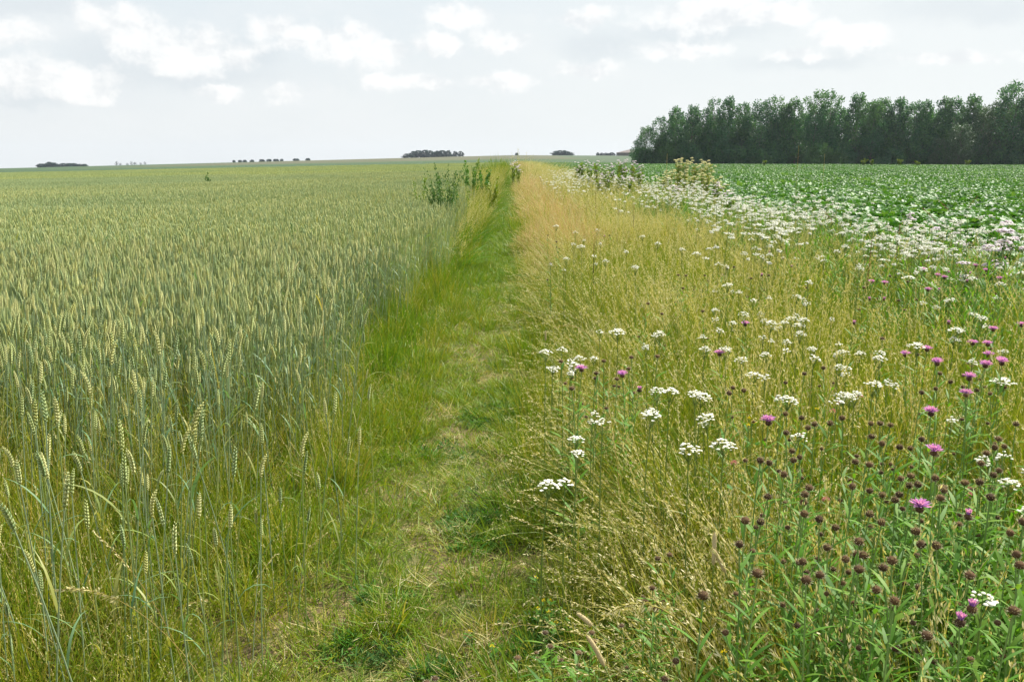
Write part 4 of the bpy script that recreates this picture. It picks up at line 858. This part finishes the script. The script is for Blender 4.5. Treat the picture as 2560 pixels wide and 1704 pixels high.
for (px, py, zt, lab) in [(1585,515,.95,'thin dark upright stalk in the far meadow, right of its neighbour'), (1490,470,1.1,'dark thin stalk near the pink grass strip'), (1485,610,.85,'dark thin stalk behind the left white flower cluster'), (1997,365,1.9,'tall thin pale stalk in front of the dark grove'), (2062,385,1.7,'short pale stalk right of the tall thin one'), (1668,385,1.8,'thin pale stalk left of the cream umbels')]:
    x, y = at_z(px, py, zt) if zt < 1.3 else at_y(px, py, 27)
    if zt >= 1.3: zt = y; y = 27.
    z0 = float(ground(x, y)); sp_, st = Geo(), Geo(); H_ = zt - z0
    tube(st, [[0, 0, 0], [.004, 0, H_ * .5], [0, .003, H_]], [.005, .004, .003] if y > 20 else [.002, .002, .0015], 5)
    q = np.array([[[0, 0, 0], [0, 0, H_]]]); panicle(sp_, q, 160, .68, .018 if y > 20 else .008, .005, .5)
    thing('dry_stalk', [('stem', st.mesh('dry_stem', 'darkstalk' if y < 20 else 'straw')), ('seed_head', sp_.mesh('dry_seed', 'darkstalk' if y < 20 else 'straw'))], (x, y, z0), 0, (1, 1, 1), lab, 'stalk')
def ball_flower(mat, r_, n_, h, leaf='herb', lsz=.012, petL=.006):
    st, hd, lf = Geo(), Geo(), Geo(); tube(st, [[0, 0, 0], [.006, 0, h * .5], [0, 0, h]], .0014, 5)
    v = rng.normal(0, 1, (n_, 3)); v /= np.linalg.norm(v, axis=1)[:, None]; v[:, 2] = np.abs(v[:, 2]) * 1.2 - .2
    blades(hd, np.array([0, 0, h]) + v * r_ * .55, petL, .0025, np.arctan2(v[:, 1], v[:, 0]), np.arccos(np.clip(v[:, 2], -1, 1)), 0, 2, wprof=[.6, 1, .4])
    a = U(0, 6.28, 9); blades(lf, np.stack([0 * a, 0 * a, np.repeat(h * np.array([.35, .6, .85]), 3)], 1), .028, lsz, a, 1.0, .4, 3, psi=0, wprof=[.2, 1, .9, .2])
    return [('stem', st.mesh('flower_stem', 'kstem')), ('flower_head', hd.mesh('flower_ball', mat)), ('leaf', lf.mesh('clover_leaf', leaf))]
for (px, py, lab) in c6 and [(2100,1008,'pink clover head left of the first purple flower cluster'), (2082,1028,'pale pink clover head just below the higher clover'), (2150,990,'dull red clover head beside the wide yarrow'), (1835,1158,'pale clover head at the left side of the brown buds'), (2425,1225,'pinkish clover head between brown buds at the right'), (2065,1250,'small pink clover head low in the knapweed'), (2427,1240,'faded clover head just below its neighbour')]:
    x, y = at_z(px, py, .62); z0 = float(ground(x, y)); thing('clover_flower', ball_flower('clover', .013, 80, .62 - z0), (x, y, z0), 0, (1, 1, 1), lab, 'clover', 'pink clover heads in the meadow')
yf = []
for (px, py, zt) in [(1880,1055,.6),(1870,1062,.6),(1890,1058,.6),(2042,1021,.6),(1873,1045,.6),(1340,1443,.08),(1358,1500,.1),(1372,1530,.1),(1390,1555,.1),(1345,1520,.1),(1175,1577,.05),(1230,1615,.05),(1410,1520,.1),(1425,1545,.1),(1375,1500,.1),(1810,1630,.45),(1975,1630,.5)]:
    x, y = at_z(px, py, zt); z0 = float(ground(x, y)); e = thing('yellow_flower', ball_flower('yellowflower', .006, 14, zt - z0, petL=.006), (x, y, z0), 0, (1, 1, 1), None, 'flower', 'small yellow flowers'); yf.append((e, px, py))
auto_label(yf, lambda px, py: 'in the upper brown bud patch' if py < 1100 else ('in the clover patch beside the path' if px < 1500 else 'in the lower meadow'), 'tiny yellow flower')

# ------------------------------------------------------------------ tall umbels far right and the mauve heads
def umbel_parts(H, nh, R0, mat, leafmat='herb', hr=.05, lsize=.1):
    st, hd, lf = Geo(), Geo(), Geo()
    for s_ in range(max(1, nh // 3)):
        a0 = U(0, 6.28, 1)[0]; C = blades(Geo(), [[.02 * math.cos(a0), .02 * math.sin(a0), 0]], H * U(.8, .95, 1)[0], .001, a0, U(.0, .06, 1)[0], R0 / H * .5, 7)[0]; tube(st, C, np.linspace(.005, .003, 8), 5)
        for t in np.linspace(.1, .9, 11):
            n_ = 7; q = np.repeat(along(C[None], np.array([[t]]))[0], n_, 0) + rng.normal(0, lsize * .35, (n_, 3)); blades(lf, q, U(.6, 1.1, n_) * lsize, lsize * .3, U(0, 6.28, n_), U(.5, 1.3, n_), U(.1, .7, n_), 3, psi=U(-.5, .5, n_), wprof=[.3, 1, .8, .1])
        for k_ in range(3):
            j = along(C[None], np.array([[U(.7, .95, 1)[0]]]))[0][0]; a = U(0, 6.28, 1)[0]; e_ = np.array([C[-1][0] + R0 * .8 * rng.random() * math.cos(a), C[-1][1] + R0 * .8 * rng.random() * math.sin(a), H * U(.74, 1.0, 1)[0]])
            tube(st, [j, (j + e_) / 2 + [0, 0, .01], e_], [.003, .0025, .002], 4)
            m_ = 60; v = rng.normal(0, 1, (m_, 3)); v /= np.linalg.norm(v, axis=1)[:, None]; v[:, 2] = np.abs(v[:, 2]) * .55
            stamp(hd, DOME_V, DOME_F, e_ + v * hr * U(.6, 1.05, m_)[:, None], U(.007, .012, m_) * hr / .05)
    return [('stem', st.mesh('umbel_stem', 'kstem')), ('flower_head', hd.mesh('umbel_head', mat)), ('foliage', lf.mesh('umbel_leaves', leafmat))]
UC = [umbel_parts(1.0, 18, .30, 'cream', 'yellow', .045, .08) for _ in range(3)]; UM_ = [umbel_parts(1.0, 12, .2, 'mauve', 'green', .034, .1) for _ in range(4)]
it = []
for (px, py, y_) in [(1675,425,30),(1695,398,29),(1715,396,29),(1740,405,28),(1760,408,28),(1770,400,29),(1700,425,27),(1730,435,26),(1765,430,26),(1790,440,26),(1655,440,28),(1800,455,24)]:
    x, zt = at_y(px, py, y_); z0 = float(ground(x, y_)); e = thing('umbel_plant', UC[rng.integers(3)], (x, y_, z0), U(0, 6.28, 1)[0], (1.1, 1.1, zt - z0), None, 'umbel plant', 'cream flowered umbel plants in front of the grove'); it.append((e, px, py))
auto_label(it, lambda px, py: 'in the upper row of the cream bush' if py < 412 else 'in the lower row of the cream bush', 'tall cream umbel plant')
it = []
for (px, py, y_) in [(1445,402,34),(1460,398,34),(1475,405,33),(1492,402,32),(1510,412,32),(1530,408,30),(1548,400,30),(1562,398,30),(1585,402,29),(1600,412,29),(1520,430,27),(1555,425,27),(1580,440,25),(1500,440,27),(1795,455,20),(1690,463,20),(1290,402,52),(1284,408,45),(1297,412,42),(1820,478,17)]:
    x, zt = at_y(px, py, y_); z0 = float(ground(x, y_)); e = thing('mauve_umbel_plant', UM_[rng.integers(4)], (x, y_, z0), U(0, 6.28, 1)[0], (1.2, 1.2, zt - z0), None, 'flowering plant', 'tall mauve white flowering plants'); it.append((e, px, py))
auto_label(it, lambda px, py: 'at the path end' if px < 1350 else ('on the horizon' if py < 410 else ('just below the horizon' if py < 450 else 'by beet field corner')), 'tall mauve white flower head')
it = []
for (px, py, zt, s_) in [(2548,560,1.0,1.),(2525,578,.98,1.),(2558,585,.95,1.),(2470,615,.85,.7),(2510,608,.85,.7),(2415,645,.8,.6),(2395,560,.9,.5),(2340,560,.9,.5),(2265,505,.95,.5),(2305,540,.9,.5),(2480,607,.86,.6)]:
    x, y_ = at_z(px, py, zt); z0 = float(ground(x, y_))
    e = thing('valerian', umbel_parts(1.0, 3, .07, 'mauve', 'darkherb', .045 * s_ + .02, .06), (x, y_, z0), U(0, 6.28, 1)[0], (1, 1, zt - z0), None, 'flowering plant', 'rounded pinkish white flower heads near the beet'); it.append((e, px, py))
auto_label(it, lambda px, py: 'at the right photo edge' if px > 2500 and py < 600 else ('above the purple flowers at right' if py > 595 else 'along the near beet edge'), 'rounded pinkish white flower head')

# ------------------------------------------------------------------ bushy weeds at the wheat margin
def weed_bush(H, Rr, nst, leaf, mat):
    st, lf = Geo(), Geo()
    for s_ in range(nst):
        a = U(0, 6.28, 1)[0]; C = blades(Geo(), [[.03 * math.cos(a), .03 * math.sin(a), 0]], H * U(.6, 1.03, 1)[0], .001, a, U(0, Rr / H, 1)[0], U(.0, Rr / H * 1.6, 1)[0], 8)[0]; tube(st, C, np.linspace(.006, .002, 9), 5)
        n_ = 110; t = U(.25, 1.0, (1, n_)); q = along(C[None], t)[0] + rng.normal(0, .035, (n_, 3)) * (1.3 - t.T * .8)
        blades(lf, q, U(.6, 1.2, n_) * leaf, leaf * .32, U(0, 6.28, n_), U(.2, 1.0, n_), U(.1, .8, n_), 3, psi=U(-.6, .6, n_), wprof=[.3, 1, .8, .05])
    return [('stem', st.mesh('bush_stem', 'kstem')), ('foliage', lf.mesh('bush_leaves', mat))]
for (px, py, y_, Rr, nst, mat, lab) in [(1112,410,15.,.36,26,'darkherb','dark bushy weed standing tall in the wheat left of the path'), (1045,432,17,.12,5,'green','small yellowish weed left of the dark bushy weed'), (1175,400,24,.3,10,'herb','green weed clump right of the dark bushy weed'), (1205,425,26,.3,9,'herb','grey green weed at the wheat margin close to the path'), (1228,440,24,.3,7,'green','leafy weed at the far path margin'), (1150,455,17,.25,7,'green','pale leafy weed between the dark bush and the path'),
        (515,428,40,.2,5,'darkherb','lone dark weed spike far out in the wheat'), (755,560,10,.12,4,'darkherb','small dark thistle poking out of the wheat centre'), (270,595,9.5,.15,5,'darkherb','dark weed tuft in the wheat at left'), (1240,395,60,.5,9,'green','tall yellow green weed at the far end of the path'), (1190,393,50,.5,9,'green','yellow green weed left of the far path end')]:
    x, zt = at_y(px, py, y_); z0 = float(ground(x, y_)); zt = max(zt, z0 + .75)
    thing('bushy_weed', weed_bush(zt - z0, Rr, nst, .05 if y_ < 20 else .08, mat), (x, y_, z0), 0, (1, 1, 1), lab, 'weed', 'leafy weeds at the wheat margin')
for (px, py, lab) in [(2250,398,'pale weed clump sticking out of the beet below the grove'), (2180,400,'yellow green weed clump in the beet at grove centre'), (2160,397,'tall yellow weed beside the clump in the beet'), (2420,400,'small weed in the far beet at right'), (2295,402,'small yellow weed in the far beet'), (1910,402,'little weed in the far beet below the pale tree')]:
    y_ = 30. if py > 420 else 172.
    x, zt = at_y(px, py, y_); z0 = float(ground(x, y_)); zt = max(zt, z0 + .6)
    thing('bushy_weed', weed_bush(zt - z0, .25 if y_ < 60 else .6, 7, .13 if y_ < 60 else .3, 'green' if y_ > 40 else 'herb'), (x, y_, z0), 0, (1, 1, 1), lab, 'weed', 'weeds standing out of the beet')

# beets as things along the near edge of the crop
brow = {}
for (x, y) in sorted(BEETS, key=lambda t: t[1]):
    z0 = float(ground(x, y)); o = obj('beet_plant', beet_near[rng.integers(6)]); o.location = (x, y, z0); o.rotation_euler = (U(-.1, .1, 1)[0], U(-.1, .1, 1)[0], U(0, 6.28, 1)[0]); s_ = U(.9, 1.2, 1)[0]; o.scale = (s_, s_, s_)
    r_ = int(round((x - BEET_X - .2) / .45)); cnt = brow[r_] = brow.get(r_, -1) + 1
    lb = 'glossy beet plant, %s from near end of the %s beet row from the meadow' % (ORD[cnt], ORD[min(r_, 19)]) if cnt < 20 else 'glossy beet plant, %s beyond the first twenty of the %s beet row from the meadow' % (ORD[cnt - 20], ORD[min(r_, 19)])
    tag(o, lb, 'beet', 'beet plants along the meadow edge')

# ------------------------------------------------------------------ trees
def tree_geo(H, Wd, base, nl, leafn, leaf, seed, form='poplar', trunk_r=.16):
    rs = np.random.default_rng(seed); tr, cr = Geo(), Geo()
    lean_ = rs.normal(0, .02, 2) * H
    T = np.array([[lean_[0] * t, lean_[1] * t, H * .93 * t] for t in np.linspace(0, 1, 9)]); T[1:-1, :2] += rs.normal(0, .012 * H, (7, 2))
    tube(tr, T, np.linspace(trunk_r, .03, 9), 7)
    for k_ in range(nl):
        f = (k_ + rs.random()) / nl; h = base + (1 - base) * f
        prof = {'poplar': np.interp(f, [0, .25, .6, .85, 1], [.75, 1, .85, .55, .22]), 'round': math.sqrt(max(.05, 1 - (2 * f - .8) ** 2 / 1.6)), 'sparse': np.interp(f, [0, .3, .7, 1], [.5, .6, 1, .6])}[form]
        a = k_ * 2.399 + rs.normal(0, .3); rad = Wd / 2 * prof * rs.uniform(.35, 1.0)
        c_ = np.array([rad * math.cos(a), rad * math.sin(a), H * h]) + [lean_[0] * h, lean_[1] * h, 0]
        c_[2] = min(c_[2], H * .96)
        t0 = T[np.searchsorted(T[:, 2], max(.1, c_[2] - rad * rs.uniform(.8, 1.4) - .05 * H)).clip(0, 8)]
        mid = (t0 + c_) / 2 + [0, 0, -.02 * H]; tube(tr, [t0, mid, c_], [trunk_r * .35, trunk_r * .22, .02], 4)
        sz = np.array([1, 1, rs.uniform(1.1, 1.7)]) * Wd * rs.uniform(.12, .21) * (1.15 - .5 * f)
        n_ = int(leafn * (sz[0] / (Wd * .16)) ** 2); v = rs.normal(0, 1, (n_, 3)); v /= np.linalg.norm(v, axis=1)[:, None]
        rr = rs.random(n_) ** .36; rr *= 1 + .25 * rs.normal(0, 1, n_) * (rs.random(n_) < .2)
        p = c_ + v * rr[:, None] * sz
        # leaf sprays: small tilted quads
        d1 = rs.normal(0, 1, (n_, 3)); d1 /= np.linalg.norm(d1, axis=1)[:, None]; d2 = np.cross(d1, v + rs.normal(0, .5, (n_, 3))); d2 /= np.linalg.norm(d2, axis=1)[:, None] + 1e-9
        s1 = (leaf * rs.uniform(.5, 1.2, n_))[:, None]; V = np.stack([p - d1 * s1, p - d2 * s1 * .55, p + d1 * s1, p + d2 * s1 * .55], 1).reshape(-1, 3)
        cr.add(V, np.arange(n_ * 4).reshape(-1, 4), np.repeat(rs.random(n_) * .35 + rs.random() * .65, 4), .5)
    return tr, cr
def tree_meshes(*a, leafm='treeleaf', **k): tr, cr = tree_geo(*a, **k); return {'trunk': tr.mesh('tree_trunk', 'bark'), 'crown': cr.mesh('tree_crown', leafm)}
TP = [tree_meshes(1. * 16, 7.0, .14, 58, 130, .26, s_, 'poplar') for s_ in range(5)]
TR_ = [tree_meshes(16, 8.5, .10, 66, 130, .26, 20 + s_, 'round') for s_ in range(3)]
TS = [tree_meshes(16, 6.5, .30, 40, 105, .24, 30 + s_, 'sparse') for s_ in range(3)]
TW = [tree_meshes(16, 8.5, .08, 60, 130, .24, 40 + s_, 'round', leafm='treeleaf2') for s_ in range(2)]
def grove_y(px): return 212 - (px - 1600) * .022
grove = [  # px, top py, width factor, kind, label
    (1618,318,.8,'R','low rounded tree at the left end of the dark grove'), (1652,292,.85,'S','loose airy tree second from the left end of the grove'), (1692,268,.85,'P','narrow tree third from the left end of the grove'),
    (1735,265,.8,'P','dense narrow tree left of the first grove gap'), (1768,272,.75,'S','thin see-through tree at the first grove gap'), (1787,247,.7,'S','slim airy tree rising above its neighbours left in the grove'), (1822,245,.8,'P','dark tree with a square top left in the grove'),
    (1862,258,.8,'P','mid green tree between square topped tree and yellowish tree'), (1905,255,.95,'R','yellowish green tree in the left middle of the grove'), (1938,242,.8,'S','tree with a thin broken top in the grove'), (1965,262,.8,'P','plain dark tree right of the thin broken top'), (1998,246,.8,'P','narrow pointed tree left of the tallest airy one'),
    (2040,228,.9,'S','left half of the tall airy pair in mid grove'), (2085,228,.9,'S','tall airy tree with open crown in mid grove'), (2148,236,.95,'P','dark blue green tree with rounded shoulder after the gap'), (2190,252,.8,'P','lower tree right of the dark shouldered tree'),
    (2213,247,.85,'P','bushy topped tree in the right middle of the grove'), (2252,247,.85,'P','dense tree with a forked top right of mid grove'), (2298,257,.9,'R','yellow green flecked tree in the right grove'), (2318,252,.75,'P','narrow tree beside the yellow green flecked one'), (2365,246,.85,'P','dark topped tree left of the pale willow'),
    (2402,245,.85,'P','twin topped tree above the pale willow'), (2435,240,.8,'P','very dark narrow tree right of the pale willow'), (2465,268,.9,'W','light green tree left of the big end tree'), (2500,252,.85,'W','pale tree at the foot of the big end tree'), (2550,208,1.1,'R','big tall tree at the right photo edge'), (2615,200,1.15,'R','tall tree just beyond the right photo edge')]
def put_tree(kind, px, py, y_, wf, lab, grp, dip=0.):
    src = {'P': TP, 'R': TR_, 'S': TS, 'W': TW}[kind]; m_ = src[rng.integers(len(src))]
    x, zt = at_y(px, py, y_); z0 = float(ground(x, y_)); s_ = (zt - z0) / 16.
    return thing('tree', m_, (x, y_, z0 - .05), U(0, 6.28, 1)[0], (s_ * .35 + wf * .68, s_ * .35 + wf * .68, s_), lab, 'tree', grp)
for (px, py, wf, kind, lab) in grove: put_tree(kind, px, py, grove_y(px) + U(-2, 2, 1)[0], wf, lab, 'trees of the dark grove')
for k_ in range(24):
    px = 1700 + k_ * 38 + U(-8, 8, 1)[0]; put_tree('P' if k_ % 3 else 'R', px, 285 + U(-12, 16, 1)[0] - (px > 2000) * 10, grove_y(px) + 8 + U(-2, 3, 1)[0], .95, '%s tree from left in the shaded second row of the grove' % (ORD[k_] if k_ < 20 else ['twenty-first', 'twenty-second', 'twenty-third', 'twenty-fourth'][k_ - 20]), 'trees of the second row')
put_tree('W', 2405, 310, grove_y(2405) - 5, .75, 'low pale grey green willow before the right grove', 'trees of the dark grove')
put_tree('W', 2350, 345, grove_y(2350) - 4, .5, 'smaller pale willow left of the larger one', 'trees of the dark grove')
def bush_meshes(seed, leafm='treeleaf'):
    return dict(zip(('stem', 'foliage'), (g.mesh(n_, m_) for g, n_, m_ in zip(tree_geo(4., 6.0, .08, 30, 170, .2, seed, 'round', .06), ('bush_stem', 'bush_foliage'), ('bark', leafm)))))
BS = [bush_meshes(60 + s_) for s_ in range(3)]
bi = []
for k_ in range(34):
    px = 1600 + k_ * 30 + U(-8, 8, 1)[0]; y_ = grove_y(px) + U(-4, 5, 1)[0]; x, _ = at_y(px, 405, y_); h_ = U(.8, 1.5, 1)[0]
    e = thing('bush', BS[rng.integers(3)], (x, y_, float(ground(x, y_)) - .1), U(0, 6.28, 1)[0], (1, 1, h_), None, 'bush', 'dark bushes along the foot of the grove'); bi.append((e, px, 400))
auto_label(bi, lambda px, py: 'under the left grove' if px < 1900 else ('under the middle grove' if px < 2250 else 'under the right grove'), 'dark bush')

# far trees on the ridge
FT = [tree_meshes(10, 7.5, .03, 40, 100, .45, 80 + s_, 'round', leafm='farleaf', trunk_r=.2) for s_ in range(3)]
FP = [tree_meshes(10, 4.5, .03, 30, 80, .40, 90 + s_, 'poplar', leafm='farleaf', trunk_r=.15) for s_ in range(2)]
FSp = [tree_meshes(10, 3.0, .2, 16, 26, .25, 95 + s_, 'poplar', leafm='farleaf', trunk_r=.15) for s_ in range(2)]
far_sets = [
  ('far_left', 'in the clump at the far left horizon', 'small rounded blue green tree', [(103,409,16),(122,405,20),(135,407,16),(160,408,22),(180,408,18),(200,410,18),(212,413,14)], FT),
  ('bare', 'beside the far left clump', 'thin upright dark tree', [(291,403,8),(318,408,8),(328,403,8),(336,405,8),(362,404,8),(300,413,10),(352,411,9)], FSp),
  ('hedge', 'on the ridge left of centre', 'tiny round hedge tree', [(585,403,8),(612,400,9),(630,402,10),(655,399,12),(672,399,12),(690,400,10),(740,396,12),(770,399,10),(600,404,8),(704,402,8)], FT),
  ('clump', 'in the clump left of the path end', 'dark blue tree', [(1020,384,20),(1034,378,20),(1046,376,18),(1060,375,20),(1077,376,18),(1094,377,18),(1107,376,18),(1122,376,20),(1138,378,14),(1152,378,14),(1086,379,16)], FP),
  ('round', 'right of the path end on the horizon', 'round blue hill-top tree', [(1292,388,7),(1392,381,18),(1405,376,28),(1420,380,20)], FT),
  ('row', 'left of the barn roof', 'small far poplar', [(1494,381,8),(1503,382,8),(1516,382,10),(1530,381,10),(1522,383,9)], FP)]
for nm, zone, ph, L_, src in far_sets:
    it = []
    for (px, py, wpx) in L_:
        y_ = 870. + U(-12, 12, 1)[0]; x, zt = at_y(px, py, y_); z0 = float(ground(x, y_)); h_ = max(2.5, zt - z0); wd = wpx * U(.75, 1.45, 1)[0] / FPX * y_
        m_ = src[rng.integers(len(src))]; native = {id(FT): 7.5, id(FP): 4.5, id(FSp): 3.0}[id(src)]
        e = thing('tree', m_, (x, y_, z0 - .1), U(0, 6.28, 1)[0], (wd / native * 1.25, wd / native * 1.25, h_ / 10), None, 'tree', 'small far trees on the horizon'); it.append((e, px, py))
    auto_label(it, lambda a_, b_: zone, ph)
# barn
x, zt = at_y(1590, 374, 700.); xl, ze = at_y(1562, 388, 700.); z0 = float(ground(x, 700)); ez = max(ze, z0 + 2.5)
bw = (x - xl) * 1.0; wall, roof = Geo(), Geo()
L0, L1, D0 = -14., 8., 14.; hw = ez - z0; hr = zt - z0
wall.add([[L0, 0, 0], [L1, 0, 0], [L1, D0, 0], [L0, D0, 0], [L0, 0, hw], [L1, 0, hw], [L1, D0, hw], [L0, D0, hw]], [[0, 1, 5, 4], [1, 2, 6, 5], [2, 3, 7, 6], [3, 0, 4, 7]])
e_ = .5; rx0 = L0 + 9.
V = np.array([[L0 - e_, -e_, hw], [L1 + e_, -e_, hw], [L1 + e_, D0 + e_, hw], [L0 - e_, D0 + e_, hw], [rx0, D0 / 2, hr], [L1 - 3, D0 / 2, hr]]); roof.add(V, [[0, 1, 5, 4], [2, 3, 4, 5]]); roof.add(V, [[3, 0, 4], [1, 2, 5]])
thing('barn', {'wall': wall.mesh('barn_wall', 'barnwall'), 'roof': roof.mesh('barn_roof', 'rooftile')}, (x, 700, z0), 0, (1, 1, 1), 'barn with brownish hipped roof half hidden behind the left grove end', 'barn')

# ------------------------------------------------------------------ haze
HAZE = 0.00012
if HAZE:
    g = Geo(); x0, x1, y0, y1, z0, z1 = -1520, 1520, -220, 1830, -45, 30
    g.add([[x0, y0, z0], [x1, y0, z0], [x1, y1, z0], [x0, y1, z0], [x0, y0, z1], [x1, y0, z1], [x1, y1, z1], [x0, y1, z1]], [[0, 3, 2, 1], [4, 5, 6, 7], [0, 1, 5, 4], [1, 2, 6, 5], [2, 3, 7, 6], [3, 0, 4, 7]])
    hm = bpy.data.materials.new('haze'); hm.use_nodes = True; hn = NT(hm.node_tree)
    pv = hn.n('ShaderNodeVolumePrincipled'); pv.inputs['Color'].default_value = (.78, .87, 1, 1); pv.inputs['Density'].default_value = HAZE; pv.inputs['Anisotropy'].default_value = .3
    ho = hn.n('ShaderNodeOutputMaterial'); hn.t.links.new(pv.outputs[0], ho.inputs['Volume']); M['haze'] = hm
    h = obj('haze', g.mesh('haze', 'haze')); tag(h, 'thin pale summer haze over the fields', 'haze', None, 'stuff')
